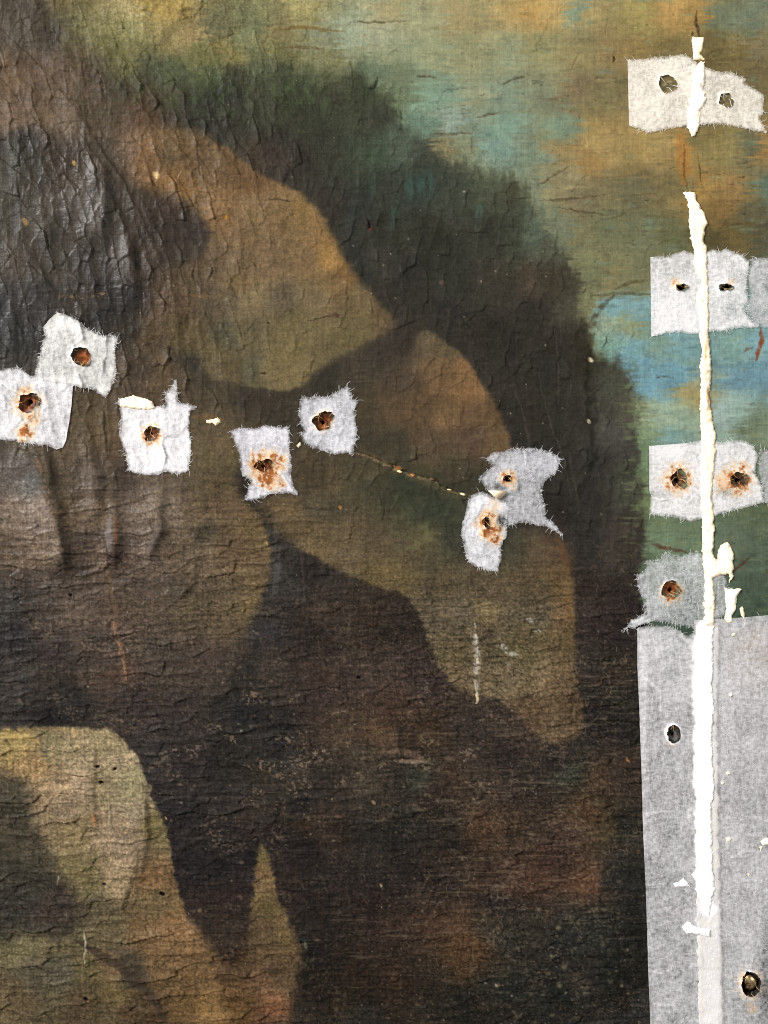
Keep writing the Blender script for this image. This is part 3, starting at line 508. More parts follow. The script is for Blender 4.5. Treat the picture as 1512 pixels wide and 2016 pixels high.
shiny = (1 - sstep(260, 520, X)) * sstep(200, 340, Y) * (1 - sstep(1100, 1400, Y))
gloss = 0.56 - 0.13 * shiny - 0.05 * wUL + 0.10 * wSK + 0.08 * wLR + 0.06 * fbm(X / 20, Y / 20, 111, 2)
gloss = np.clip(gloss + 0.25 * np.clip(rub * rubzone, 0, 1), 0.3, 0.95).astype(f32)
#PAINT_END

# ------------------------------------------------------------------ mesh helpers
rnd = random.Random(11)
def mesh_from(name, verts, faces):
    """verts (n,3) in metres, faces (m,4) or (m,3)"""
    me = bpy.data.meshes.new(name)
    verts = np.asarray(verts, f32); faces = np.asarray(faces, np.int32)
    k = faces.shape[1]
    me.vertices.add(len(verts)); me.vertices.foreach_set('co', verts.ravel())
    me.loops.add(faces.size); me.loops.foreach_set('vertex_index', faces.ravel())
    me.polygons.add(len(faces)); me.polygons.foreach_set('loop_start', np.arange(0, faces.size, k, dtype=np.int32))
    me.polygons.foreach_set('use_smooth', np.ones(len(faces), bool))
    me.update(calc_edges=True)
    return me
def put(name, me, mat, parent=None):
    o = bpy.data.objects.new(name, me); coll.objects.link(o)
    if mat: me.materials.append(mat)
    if parent: o.parent = parent
    return o
def tag(o, label, cat=None, group=None, kind=None):
    if label: o['label'] = label
    if cat: o['category'] = cat
    if group: o['group'] = group
    if kind: o['kind'] = kind
    return o
def add_color(me, name, rgb):
    a = me.color_attributes.new(name, 'FLOAT_COLOR', 'POINT')
    buf = np.ones((len(me.vertices), 4), f32); buf[:, :3] = rgb
    a.data.foreach_set('color', buf.ravel())
def add_float(me, name, v):
    a = me.attributes.new(name, 'FLOAT', 'POINT'); a.data.foreach_set('value', np.asarray(v, f32).ravel())
def bilin(F, x, y):
    i = np.clip(np.searchsorted(ax_x, x) - 1, 0, NX - 2); j = np.clip(np.searchsorted(ax_y, y) - 1, 0, NY - 2)
    fu = np.clip((x - ax_x[i]) / (ax_x[i + 1] - ax_x[i]), 0, 1); fv = np.clip((y - ax_y[j]) / (ax_y[j + 1] - ax_y[j]), 0, 1)
    return (F[j, i] * (1 - fu) + F[j, i + 1] * fu) * (1 - fv) + (F[j + 1, i] * (1 - fu) + F[j + 1, i + 1] * fu) * fv

# ------------------------------------------------------------------ materials
def new_mat(name):
    m_ = bpy.data.materials.new(name); m_.use_nodes = True
    nt = m_.node_tree
    return m_, nt, nt.nodes['Principled BSDF'], nt.nodes['Material Output']
def node(nt, typ, **kw):
    n = nt.nodes.new(typ)
    for k, v in kw.items():
        if k in n.inputs.keys() if isinstance(k, str) else False: n.inputs[k].default_value = v
        else: setattr(n, k, v)
    return n
def tex_noise(nt, scale, detail=4.0, rough=0.6, stretch=None, rot=0.0):
    tc = node(nt, 'ShaderNodeTexCoord'); mp = node(nt, 'ShaderNodeMapping')
    nt.links.new(tc.outputs['Object'], mp.inputs['Vector'])
    if stretch: mp.inputs['Scale'].default_value = stretch
    mp.inputs['Rotation'].default_value = (0, 0, rot)
    n = node(nt, 'ShaderNodeTexNoise')
    n.inputs['Scale'].default_value = scale; n.inputs['Detail'].default_value = detail; n.inputs['Roughness'].default_value = rough
    nt.links.new(mp.outputs['Vector'], n.inputs['Vector'])
    return n
def ramp(nt, src, a, b, lo=0.0, hi=1.0):
    r = node(nt, 'ShaderNodeMapRange'); r.inputs['From Min'].default_value = a; r.inputs['From Max'].default_value = b
    r.inputs['To Min'].default_value = lo; r.inputs['To Max'].default_value = hi
    nt.links.new(src, r.inputs['Value']); return r.outputs['Result']
def mul(nt, a, b, op='MULTIPLY'):
    n = node(nt, 'ShaderNodeMath'); n.operation = op
    for k, v in ((0, a), (1, b)):
        if isinstance(v, (int, float)): n.inputs[k].default_value = v
        else: nt.links.new(v, n.inputs[k])
    return n.outputs[0]

# varnished oil paint on linen
M_paint, nt, bs, out = new_mat('aged_oil_paint')
at = node(nt, 'ShaderNodeVertexColor'); at.layer_name = 'paint'
nz = tex_noise(nt, 1400, 3, 0.6)
mx = node(nt, 'ShaderNodeMix'); mx.data_type = 'RGBA'; mx.blend_type = 'MULTIPLY'; mx.inputs['Factor'].default_value = 1.0
nt.links.new(at.outputs['Color'], mx.inputs[6])
cr = node(nt, 'ShaderNodeCombineColor'); v_ = ramp(nt, nz.outputs['Fac'], 0.3, 0.7, 0.88, 1.12)
for k in range(3): nt.links.new(v_, cr.inputs[k])
nt.links.new(cr.outputs[0], mx.inputs[7])
nt.links.new(mx.outputs[2], bs.inputs['Base Color'])
ga = node(nt, 'ShaderNodeAttribute'); ga.attribute_name = 'gloss'
nt.links.new(ga.outputs['Fac'], bs.inputs['Roughness'])
nt.links.new(ramp(nt, ga.outputs['Fac'], 0.38, 0.62, 0.115, 0.05), bs.inputs['Specular IOR Level'])
w1 = tex_noise(nt, 1.0, 2, 0.5, (150, 2300, 1)); w2 = tex_noise(nt, 1.0, 2, 0.5, (2300, 150, 1))
bsum = mul(nt, mul(nt, w1.outputs['Fac'], w2.outputs['Fac'], 'ADD'), nz.outputs['Fac'], 'ADD')
bp = node(nt, 'ShaderNodeBump'); bp.inputs['Strength'].default_value = 0.4; bp.inputs['Distance'].default_value = 0.00009
nt.links.new(bsum, bp.inputs['Height']); nt.links.new(bp.outputs['Normal'], bs.inputs['Normal'])

# chalk and glue filler
M_fill, nt, bs, out = new_mat('white_chalk_filler')
at = node(nt, 'ShaderNodeVertexColor'); at.layer_name = 'paint'
nt.links.new(at.outputs['Color'], bs.inputs['Base Color'])
bs.inputs['Roughness'].default_value = 0.85; bs.inputs['Specular IOR Level'].default_value = 0.2
nz = tex_noise(nt, 900, 4, 0.65)
bp = node(nt, 'ShaderNodeBump'); bp.inputs['Strength'].default_value = 0.5; bp.inputs['Distance'].default_value = 0.0001
nt.links.new(nz.outputs['Fac'], bp.inputs['Height']); nt.links.new(bp.outputs['Normal'], bs.inputs['Normal'])

# long-fibred tissue, thin enough for the paint to show through
M_tis, nt, bs, out = new_mat('long_fibre_tissue')
at = node(nt, 'ShaderNodeVertexColor'); at.layer_name = 'paint'
cov = node(nt, 'ShaderNodeAttribute'); cov.attribute_name = 'cover'
na = tex_noise(nt, 850, 4, 0.6); nb = tex_noise(nt, 1.0, 4, 0.6, (2400, 520, 1), 0.5); nc = tex_noise(nt, 1.0, 4, 0.6, (520, 2400, 1), -0.35)
mixn = mul(nt, mul(nt, nb.outputs['Fac'], nc.outputs['Fac'], 'ADD'), 0.5)
mixn = mul(nt, mul(nt, mixn, 0.55), mul(nt, na.outputs['Fac'], 0.45), 'ADD')
var = ramp(nt, mixn, 0.37, 0.63, -0.32, 0.24)
alpha = mul(nt, mul(nt, cov.outputs['Fac'], var, 'ADD'), mul(nt, cov.outputs['Fac'], 6.0), 'MINIMUM')
cl = node(nt, 'ShaderNodeClamp'); nt.links.new(alpha, cl.inputs['Value'])
df = node(nt, 'ShaderNodeBsdfDiffuse'); tl = node(nt, 'ShaderNodeBsdfTranslucent'); tr = node(nt, 'ShaderNodeBsdfTransparent')
nt.links.new(at.outputs['Color'], df.inputs['Color']); nt.links.new(at.outputs['Color'], tl.inputs['Color'])
ms = node(nt, 'ShaderNodeMixShader'); ms.inputs[0].default_value = 0.12
nt.links.new(df.outputs[0], ms.inputs[1]); nt.links.new(tl.outputs[0], ms.inputs[2])
m2 = node(nt, 'ShaderNodeMixShader')
nt.links.new(cl.outputs[0], m2.inputs[0]); nt.links.new(tr.outputs[0], m2.inputs[1]); nt.links.new(ms.outputs[0], m2.inputs[2])
nt.links.new(m2.outputs[0], out.inputs['Surface'])
bp = node(nt, 'ShaderNodeBump'); bp.inputs['Strength'].default_value = 0.55; bp.inputs['Distance'].default_value = 0.00016
nt.links.new(mixn, bp.inputs['Height']); nt.links.new(bp.outputs['Normal'], df.inputs['Normal'])

M_fib, nt, bs, out = new_mat('paper_fibre')
bs.inputs['Base Color'].default_value = (0.72, 0.71, 0.71, 1); bs.inputs['Roughness'].default_value = 0.8; bs.inputs['Specular IOR Level'].default_value = 0.2
M_fibr, nt, bs, out = new_mat('rust_stained_fibre')
bs.inputs['Base Color'].default_value = (0.50, 0.30, 0.14, 1); bs.inputs['Roughness'].default_value = 0.8; bs.inputs['Specular IOR Level'].default_value = 0.2

M_back, nt, bs, out = new_mat('raw_linen')
nz = tex_noise(nt, 700, 4, 0.6); bs.inputs['Roughness'].default_value = 0.95
rc = node(nt, 'ShaderNodeValToRGB'); rc.color_ramp.elements[0].color = (0.16, 0.11, 0.065, 1); rc.color_ramp.elements[1].color = (0.30, 0.22, 0.14, 1)
nt.links.new(nz.outputs['Fac'], rc.inputs['Fac']); nt.links.new(rc.outputs['Color'], bs.inputs['Base Color'])

M_brass, nt, bs, out = new_mat('tarnished_brass')
nz = tex_noise(nt, 900, 4, 0.6); bs.inputs['Metallic'].default_value = 1.0
rc = node(nt, 'ShaderNodeValToRGB')
rc.color_ramp.elements[0].position = 0.38; rc.color_ramp.elements[0].color = (0.20, 0.075, 0.025, 1)
rc.color_ramp.elements[1].position = 0.56; rc.color_ramp.elements[1].color = (0.86, 0.66, 0.36, 1)
nt.links.new(nz.outputs['Fac'], rc.inputs['Fac']); nt.links.new(rc.outputs['Color'], bs.inputs['Base Color'])
bs.inputs['Roughness'].default_value = 0.32

# ------------------------------------------------------------------ the painting
painting = bpy.data.objects.new('oil_painting', None); coll.objects.link(painting)
painting.empty_display_size = 0.02
tag(painting, 'old dark cracked oil painting on canvas with a white filled tear down its right side', 'painting')
vx = np.stack([wx(X), wy(Y), h * S], -1).reshape(-1, 3)
idx = np.arange(NX * NY, dtype=np.int32).reshape(NY, NX)
fc = np.stack([idx[:-1, :-1], idx[1:, :-1], idx[1:, 1:], idx[:-1, 1:]], -1).reshape(-1, 4)
me = mesh_from('canvas', vx, fc)
lin_ = srgb2lin(col)
add_color(me, 'paint', (lin_ * np.maximum(1 - 0.003 / (lin_.mean(-1, keepdims=True) + 1e-4), 0.35) * ALB).reshape(-1, 3))      # the varnish adds its own faint reflection on top
add_float(me, 'gloss', gloss)
canvas = put('canvas', me, M_paint, painting)
tag(canvas, 'brown, olive and blue-green painted canvas, cracked all over')
# the lining cloth behind it, so that the pits have a floor
bx0, bx1, by0, by1 = wx(ax_x[0]), wx(ax_x[-1]), wy(ax_y[-1]), wy(ax_y[0])
zt, zb = -26 * S, -50 * S
bv = [(bx0, by0, zb), (bx1, by0, zb), (bx1, by1, zb), (bx0, by1, zb), (bx0, by0, zt), (bx1, by0, zt), (bx1, by1, zt), (bx0, by1, zt)]
bf = [(0, 3, 2, 1), (4, 5, 6, 7), (0, 1, 5, 4), (1, 2, 6, 5), (2, 3, 7, 6), (3, 0, 4, 7)]
me = mesh_from('lining_cloth', bv, bf); me.polygons.foreach_set('use_smooth', np.zeros(6, bool))
put('lining_cloth', me, M_back, painting)

# ------------------------------------------------------------------ sheets and fills that follow the canvas
Hfill = np.zeros(X.shape, f32)           # thickness of filler that lies under the tissue
def base_h(x, y):
    return np.maximum(bilin(h_flat, x, y), bilin(h_soft, x, y)) + bilin(Hfill, x, y)
def grid_from_field(poly, rough, rfreq, seed, step, holes=(), lo=0.0, smooth=0, hrough=2.0, clean=()):
    """grid of points inside a polygon; the rim is pulled onto the outline. Returns x, y, d(edge), d(hole), faces"""
    poly = np.asarray(poly, float)
    if smooth: poly = chaikin(poly, smooth)
    x0, y0 = poly.min(0) - 8; x1, y1 = poly.max(0) + 8
    gx_ = np.arange(x0, x1, step); gy_ = np.arange(y0, y1, step)
    A, B = np.meshgrid(gx_, gy_); A = A.astype(f32); B = B.astype(f32)
    def field(a, b):
        rg = rough
        if clean:
            dc = np.full(a.shape, 999.0, f32)
            for (p_, q_) in clean: dc = np.minimum(dc, linedist(a, b, [p_, q_])[0])
            rg = rough * (0.12 + 0.88 * sstep(4, 14, dc))
        d = sdf(a, b, poly) + rg * fbm(a / rfreq, b / rfreq, seed, 3) + 0.5 * rg * fbm(a / (rfreq * 0.35), b / (rfreq * 0.35), seed + 1, 2)
        hd = np.full(a.shape, 99.0, f32)
        for hp in holes:
            hd = np.minimum(hd, -sdf(a, b, hp) - 1.6 + hrough * fbm(a / 5, b / 5, seed + 2, 3))
        return d, hd
    d, hd = field(A, B)
    f = np.minimum(d, hd) - lo
    gyf, gxf = np.gradient(f, step)
    gl = np.hypot(gxf, gyf) + 1e-4
    near = (f < 0) & (f > -1.7 * step)
    sx_ = np.where(near, -f * gxf / gl ** 2, 0); sy_ = np.where(near, -f * gyf / gl ** 2, 0)
    lim = 1.6 * step
    A2 = A + np.clip(sx_, -lim, lim); B2 = B + np.clip(sy_, -lim, lim)
    ok = f >= 0
    q = ok[:-1, :-1].astype(int) + ok[1:, :-1] + ok[1:, 1:] + ok[:-1, 1:]
    qm = q >= 2
    id_ = np.arange(A.size).reshape(A.shape)
    F = np.stack([id_[:-1, :-1], id_[1:, :-1], id_[1:, 1:], id_[:-1, 1:]], -1)[qm]
    used = np.unique(F); remap = np.full(A.size, -1); remap[used] = np.arange(len(used))
    F = remap[F]
    ok_u = ok.ravel()[used]
    de = np.where(ok_u, np.maximum(d.ravel()[used], 0), 0); dh_ = np.where(ok_u, hd.ravel()[used], np.maximum(hd.ravel()[used], 0))
    return A2.ravel()[used], B2.ravel()[used], de, dh_, F
fill_count = 0
def filler(poly, thick=2.2, over=0.0, cream=0.0, name='filler_strip', label=None, lumps=2.2, rough=2.8, rusty=None, step=2.0, register=True, base=None):
    """a lump of chalk filler: domed edge, knife-smeared top"""
    global fill_count
    fill_count += 1
    sd = 500 + fill_count * 13
    x, y, d, hd, F = grid_from_field(poly, rough, 7, sd, step)
    prof = 1 - np.exp(-d / 2.2)
    z = base_h(x, y) + over + prof * thick * (1 + 0.25 * lumps * fbm(x / 14, y / 14, sd + 4, 3)) + 0.5 * lumps * prof * fbm(x / 5, y / 5, sd + 5, 2) - 0.5 * (1 - prof)
    c1 = np.array([252, 251, 249], f32); c2 = np.array([246, 226, 182], f32); c3 = np.array([196, 140, 84], f32)
    k = np.clip(cream + 0.35 * (fbm(x / 16, y / 22, sd + 6, 3)) * (cream > 0) + 0.9 * np.exp(-d / 2.2) * (cream > 0.02), 0, 1)[:, None]
    c = c1 * (1 - k) + c2 * k
    if rusty is not None:
        k = rusty(x, y, d)[:, None]; c = c * (1 - k) + c3 * k
    me = mesh_from(name, np.stack([wx(x), wy(y), z * S], -1), F)
    add_color(me, 'paint', srgb2lin(c))
    o = put(name, me, M_fill, painting)
    if label: o['label'] = label
    return o
def register_fill(poly, thick):
    i0, i1 = np.searchsorted(ax_x, [min(p[0] for p in poly) - 6, max(p[0] for p in poly) + 6]); j0, j1 = np.searchsorted(ax_y, [min(p[1] for p in poly) - 6, max(p[1] for p in poly) + 6])
    d = sdf(X[j0:j1, i0:i1], Y[j0:j1, i0:i1], poly)
    Hfill[j0:j1, i0:i1] = np.maximum(Hfill[j0:j1, i0:i1], np.where(d > -3, thick * (1 - np.exp(-np.maximum(d + 3, 0) / 3)), 0))

SEAM_TOP = [(1362,74),(1387,73),(1384,95),(1378,107),(1387,117),(1376,119),(1364,117)]
SEAM_A = [(1376,124),(1388,120),(1389,153),(1383,175),(1389,184),(1389,203),(1378,220),(1376,247),(1369,266),(1361,271),(1353,249),(1353,220),(1358,191),(1361,168),(1363,139)]
SEAM_L = [(1344,380),(1353,395),(1356,417),(1357,445),(1361,479),(1368,490),(1363,519),(1372,540),(1380,553),(1371,575),(1370,590),(1376,618),(1376,665),(1381,689),(1377,723),(1379,749),(1376,797),(1377,833),(1379,857),(1377,905),(1377,926),(1380,998),(1382,1045),(1383,1105),(1387,1141),(1385,1189),(1386,1232)]
SEAM_R = [(1405,1232),(1407,1177),(1403,1139),(1409,1134),(1434,1130),(1435,1146),(1441,1141),(1444,1117),(1441,1084),(1433,1067),(1416,1074),(1411,1105),(1403,1089),(1404,1069),(1406,1045),(1405,1012),(1401,974),(1407,905),(1409,857),(1401,823),(1395,785),(1397,749),(1399,713),(1397,689),(1395,661),(1395,615),(1395,584),(1393,553),(1393,519),(1391,488),(1386,480),(1386,455),(1392,440),(1385,417),(1371,395),(1368,378)]
SEAM_B = SEAM_L + SEAM_R
def seam_rust(x, y, d):
    k = np.exp(-((x - np.interp(y, [640, 700, 760, 830, 860], [1388, 1387, 1390, 1396, 1398])) / 3.0) ** 2) * sstep(640, 690, y) * (1 - sstep(800, 860, y))
    return np.clip(k * (0.45 + 0.6 * fbm(x / 4, y / 9, 77, 2)), 0, 1)
filler(SEAM_TOP, 2.0, cream=0.55, label='small square of cream filler at the top of the tear')
filler(SEAM_A, 2.6, over=1.6, cream=0.10, label='white filler crossing the topmost tissue patch')
filler(SEAM_B, 2.8, over=1.6, cream=0.46, rusty=seam_rust, label='long white line of filler along the tear, branching to the right near its foot')
# lower down the filler lies under the tissue strip, with a fresh white line of it on top
UNDER = [(1376,1232),(1416,1232),(1412,1400),(1414,1600),(1419,1800),(1424,2000),(1428,2200),(1376,2200),(1374,2000),(1371,1800),(1369,1600),(1372,1400)]
register_fill(UNDER, 1.8)
x, y, d, hd, F = grid_from_field(UNDER, 5.0, 12, 901, 3.0)
z = np.maximum(bilin(h_flat, x, y), bilin(h_soft, x, y)) + 0.4 + 1.6 * (1 - np.exp(-d / 3)) - 0.8 * np.exp(-d)
me = mesh_from('filler_strip', np.stack([wx(x), wy(y), z * S], -1), F)
add_color(me, 'paint', np.tile(srgb2lin(np.array([240, 234, 218], f32)) * 0.95, (len(x), 1)))
tag(put('filler_strip', me, M_fill, painting), 'pale filler showing through the long tissue strip')
SEAM_C = [(1387,1234),(1386,1290),(1388,1330),(1384,1370),(1388,1410),(1386,1440),(1388,1500),(1385,1560),(1388,1610),(1390,1650),(1384,1690),(1378,1703),(1362,1720),(1371,1738),(1369,1756),(1382,1768),(1388,1787),(1394,1801),(1400,1780),(1407,1753),(1403,1715),(1400,1660),(1399,1588),(1404,1559),(1403,1511),(1400,1463),(1402,1427),(1404,1380),(1400,1344),(1404,1310),(1402,1272),(1404,1234)]
filler(SEAM_C, 1.3, over=2.2, cream=0.0, rough=3.4, label='bright white filler on top of the long tissue strip')
for pl, cr, ov, lb in (([(1425,1157),(1444,1160),(1461,1158),(1450,1175),(1449,1201),(1440,1213),(1444,1225),(1431,1226),(1425,1218),(1429,1199)], 0.28, 1.6, 'cream smear of filler to the right of the tear, above the tissue strip'),
                   ([(1455,1197),(1461,1193),(1466,1210),(1465,1221),(1459,1212)], 0.8, 1.2, 'small yellowish chip of filler'),
                   ([(1324,1738),(1338,1736),(1345,1727),(1352,1735),(1359,1745),(1340,1745),(1328,1746)], 0.0, 2.4, 'small arrow-shaped smear of white filler on the tissue strip'),
                   ([(1342,1823),(1353,1811),(1366,1822),(1398,1830),(1398,1843),(1377,1838),(1351,1837)], 0.0, 2.4, 'wedge-shaped smear of white filler on the tissue strip'),
                   ([(1434,1367),(1440,1362),(1443,1369),(1437,1373)], 0.1, 2.2, None), ([(1426,1520),(1432,1517),(1439,1523),(1430,1525)], 0.2, 2.2, None), ([(1417,1538),(1424,1537),(1424,1543),(1419,1544)], 0.2, 2.2, None),
                   ([(1427,1648),(1434,1646),(1440,1650),(1436,1656),(1430,1656)], 0.3, 2.2, None), ([(1495,1656),(1506,1648),(1522,1650),(1520,1660),(1500,1664)], 0.3, 2.2, None), ([(1439,1247),(1445,1245),(1448,1251),(1441,1253)], 0.1, 2.2, None), ([(1470,1718),(1476,1720),(1473,1726)], 0.2, 2.2, None), ([(1494,1665),(1500,1666),(1497,1676)], 0.6, 2.2, None),
                   ([(406,827),(418,826),(430,822),(435,832),(424,838),(420,834),(406,833)], 0.5, 0.8, 'cream chip of filler between two tissue patches'), ([(584,878),(591,870),(594,877),(588,882)], 0.45, 0.8, None),
                   ([(236,785),(250,783),(262,779),(285,784),(300,791),(307,803),(290,807),(262,804),(237,800)], 0.35, 2.2, 'cream lump of filler along the top edge of a tissue patch')):
    filler(pl, 2.0, over=ov, cream=cr, name='filler_smear', label=lb, rough=1.0 if lb is None else 1.6, step=1.5)
# lifted chips of paint and ground along the open tear
for (x, y, a, b, ang, rgb) in ((786,928,7,2.2,0.4,(230,206,150)), (812,936,4,1.6,0.5,(176,118,76)), (884,964,6,1.8,0.15,(200,178,134)), (911,973,6.5,2.4,0.3,(216,196,156)), (850,944,5,2,0.1,(84,64,44))):
    n = 9; th = np.linspace(0, 2 * np.pi, n, endpoint=False)
    rr = 0.75 + 0.4 * np.array([rnd.random() for _ in range(n)])
    px = a * rr * np.cos(th); py = b * rr * np.sin(th)
    ca, sa = math.cos(ang), math.sin(ang)
    qx = x + px * ca - py * sa; qy = y + px * sa + py * ca
    z0 = float(base_h(np.array([x]), np.array([y]))[0])
    zz = z0 + 1.2 + 1.6 * (px / a) + 0.4 * (py / b)
    top_ = np.stack([wx(qx), wy(qy), zz * S], -1); bot = top_ - np.array([0, 0, 1.1 * S])
    cen = np.array([[wx(x), wy(y), (z0 + 1.5) * S]])
    V = np.vstack([top_, bot, cen])
    Fc = [(2 * n, (k + 1) % n, k) for k in range(n)] + [(k, (k + 1) % n, n + k) for k in range(n)] + [((k + 1) % n, n + (k + 1) % n, n + k) for k in range(n)]
    me = mesh_from('paint_chip', V, Fc)
    add_color(me, 'paint', np.tile(srgb2lin(np.array(rgb, f32)), (len(V), 1)))
    put('paint_chip', me, M_fill, painting)

# ------------------------------------------------------------------ tissue patches
def blob(cx_, cy_, rx, ry, seed, n=26, j=0.34):
    r_ = random.Random(seed); ph = [r_.uniform(0, 6.28) for _ in range(3)]
    return [(cx_ + rx * (1 + j * (0.5 * math.sin(2 * t + ph[0]) + 0.35 * math.sin(3 * t + ph[1]) + 0.3 * math.sin(5 * t + ph[2]))) * math.cos(t), cy_ + ry * (1 + j * (0.5 * math.sin(2 * t + ph[0]) + 0.35 * math.sin(3 * t + ph[1]) + 0.3 * math.sin(5 * t + ph[2]))) * math.sin(t)) for t in np.linspace(0, 2 * math.pi, n, endpoint=False)]
def ribbons(lines_, width, name, mat, parent):
    V, Fq = [], []
    for L in lines_:
        L = np.asarray(L)
        t = np.gradient(L[:, :2], axis=0); t /= (np.linalg.norm(t, axis=1)[:, None] + 1e-9)
        nrm = np.stack([-t[:, 1], t[:, 0]], -1)
        w = width * (1 - 0.75 * np.linspace(0, 1, len(L)) ** 2)[:, None] * 0.5
        b = len(V)
        for k in range(len(L)):
            for s_ in (-1, 1):
                V.append((wx(L[k, 0] + s_ * w[k, 0] * nrm[k, 0]), wy(L[k, 1] + s_ * w[k, 0] * nrm[k, 1]), L[k, 2] * S))
        for k in range(len(L) - 1):
            Fq.append((b + 2 * k, b + 2 * k + 1, b + 2 * k + 3, b + 2 * k + 2))
    if not V: return None
    o = put(name, mesh_from(name, V, Fq), mat, parent)
    o['kind'] = 'stuff'
    return o
pc = 0
def tissue(poly, label, cover=0.72, holes=(), clean=(), stains=(), thick=(), thin=(), lift=1.0, rough=3.0, fuzz=1.0, tint=(238, 237, 238), step=1.7, name='tissue_patch', group='tissue patches over the tack holes', inner=1.0, wrinkle=1.0, creases=(), whites=(), tone_t=0.93):
    """holes: polygons cut right through; stains: (x, y, r, strength); thick/thin: (x, y, rx, ry, amount); clean: straight cut sides ((x0,y0),(x1,y1))"""
    global pc
    pc += 1; sd = 1000 + pc * 17
    r_ = random.Random(sd)
    x, y, d, hd, F = grid_from_field(poly, rough, 13, sd, step, [h_ for h_ in holes], hrough=2.2, clean=clean)
    if clean:                                        # scissor-cut sides: no ragged fade there
        dc = np.full(x.shape, 999.0)
        for (a, b) in clean:
            D, _, _ = linedist(x, y, [a, b]); dc = np.minimum(dc, D)
        cln = 1 - sstep(4, 12, dc)
    else: cln = np.zeros(x.shape)
    cv = np.full(x.shape, cover) + 0.16 * fbm(x / 34, y / 34, sd + 3, 3) + 0.10 * fbm(x / 5, y / 40, sd + 13, 2)
    for (a, b, rx, ry, am) in thick: cv += am * np.exp(-((x - a) / rx) ** 2 - ((y - b) / ry) ** 2)
    for (a, b, rx, ry, am) in thin: cv -= am * np.exp(-((x - a) / rx) ** 2 - ((y - b) / ry) ** 2)
    edge = sstep(0.0, 7.0, d + 2.2 * fbm(x / 4, y / 4, sd + 4, 2))
    cv *= np.maximum(0.30 + 0.70 * edge, cln)
    rim = np.exp(-hd / 3.0)
    cv = np.clip(cv + 0.5 * rim, 0.02, 1.3)
    c = np.tile(np.array(tint, f32) * tone_t, (len(x), 1))
    for (a, b, r, st) in stains:
        k = np.exp(-((np.hypot(x - a, y - b) + 0.35 * r * fbm(x / 9, y / 9, sd + 12, 3)) / (0.9 * r)) ** 2) * np.clip(0.82 + 1.15 * fbm(x / 6, y / 5.5, sd + 5, 4, 0.7), 0, 1.35) * st * 1.25
        k = np.clip((k - 0.16) * 1.3, 0, 1)[:, None]
        rust = np.array([150, 90, 50], f32); tan = np.array([222, 194, 160], f32)
        c = np.where(k < 0.5, c + (tan - c) * (k * 2), tan + (rust - tan) * (k * 2 - 1))
        cv = np.clip(cv + 0.25 * k[:, 0], 0, 1.3)
    for (pts_, wd, am) in whites:                    # places where wet filler has soaked into the sheet
        D, _, _ = linedist(x + 5 * fbm(x / 12, y / 20, sd + 8, 3), y, pts_)
        k = am * (1 - sstep(0.4, 1.15, D / wd + 0.35 * fbm(x / 7, y / 9, sd + 9, 3)))
        cv = np.clip(cv + 0.7 * k, 0, 1.4); c = c + (np.array([252, 251, 250], f32) - c) * k[:, None]
    z = base_h(x, y) + lift + 0.8 * wrinkle * (fbm(x / 18, y / 18, sd + 6, 3) + 1) * 0.5 + 0.25 * fbm(x / 4, y / 4, sd + 7, 2) + 1.5 * rim + 0.4 * np.exp(-d / 3)
    for pts_, am in creases:
        D, T, _ = linedist(x, y, pts_); z = z + am * np.exp(-(D / 1.8) ** 2) * np.sin(np.pi * np.clip(T, 0.05, 0.95))
        cv = np.clip(cv + 0.22 * np.exp(-(D / 1.6) ** 2), 0, 1.3)
    me = mesh_from('tissue_sheet', np.stack([wx(x), wy(y), z * S], -1), F)
    add_color(me, 'paint', srgb2lin(c)); add_float(me, 'cover', cv)
    P = np.asarray(poly, float); ctr = P.mean(0)
    root = bpy.data.objects.new(name, None); coll.objects.link(root); root.empty_display_size = 0.005
    root.location = (wx(ctr[0]), wy(ctr[1]), 0)
    tag(root, label, 'tissue patch' if name != 'tissue_strip' else 'tissue strip', group)
    o = put('tissue_sheet', me, M_tis, root); o.location = -root.location
    # torn fibres along the ragged sides, and a few long ones lying in the sheet
    lines_ = []; q = np.roll(P, -1, 0)
    for a, b in zip(P, q):
        L = np.hypot(*(b - a)); nn = int(L / 1.9 * fuzz)
        mid = (a + b) / 2
        isclean = any(np.hypot(*(np.array(c0) - a)) + np.hypot(*(np.array(c1) - b)) < 6 or np.hypot(*(np.array(c1) - a)) + np.hypot(*(np.array(c0) - b)) < 6 for c0, c1 in clean)
        if isclean: nn = int(nn * 0.04)
        t_ = (b - a) / (L + 1e-9); nrm = np.array([t_[1], -t_[0]])
        if sdf(np.array([mid[0] + nrm[0]]), np.array([mid[1] + nrm[1]]), P)[0] > 0: nrm = -nrm
        for _ in range(nn):
            tt = r_.random(); pe = a + (b - a) * tt
            if r_.random() > 1.5 * float(vn(pe[0] / 17, pe[1] / 17, sd + 11)) ** 1.5: continue
            p = a + (b - a) * tt - nrm * r_.uniform(1, 5)
            ang = r_.gauss(0, 0.55); dr = np.array([nrm[0] * math.cos(ang) - nrm[1] * math.sin(ang), nrm[0] * math.sin(ang) + nrm[1] * math.cos(ang)])
            ln = r_.choice((2, 3, 3, 4, 4, 5, 6, 8, 14)) * r_.uniform(0.7, 1.1); bend = r_.gauss(0, 0.35); zr = r_.uniform(0.4, 1.2)
            lines_.append([tuple(p + (ln * k / 3) * np.array([dr[0] * math.cos(bend * k / 3) - dr[1] * math.sin(bend * k / 3), dr[0] * math.sin(bend * k / 3) + dr[1] * math.cos(bend * k / 3)])) + (zr,) for k in range(4)])
    area_ = len(x) * step * step
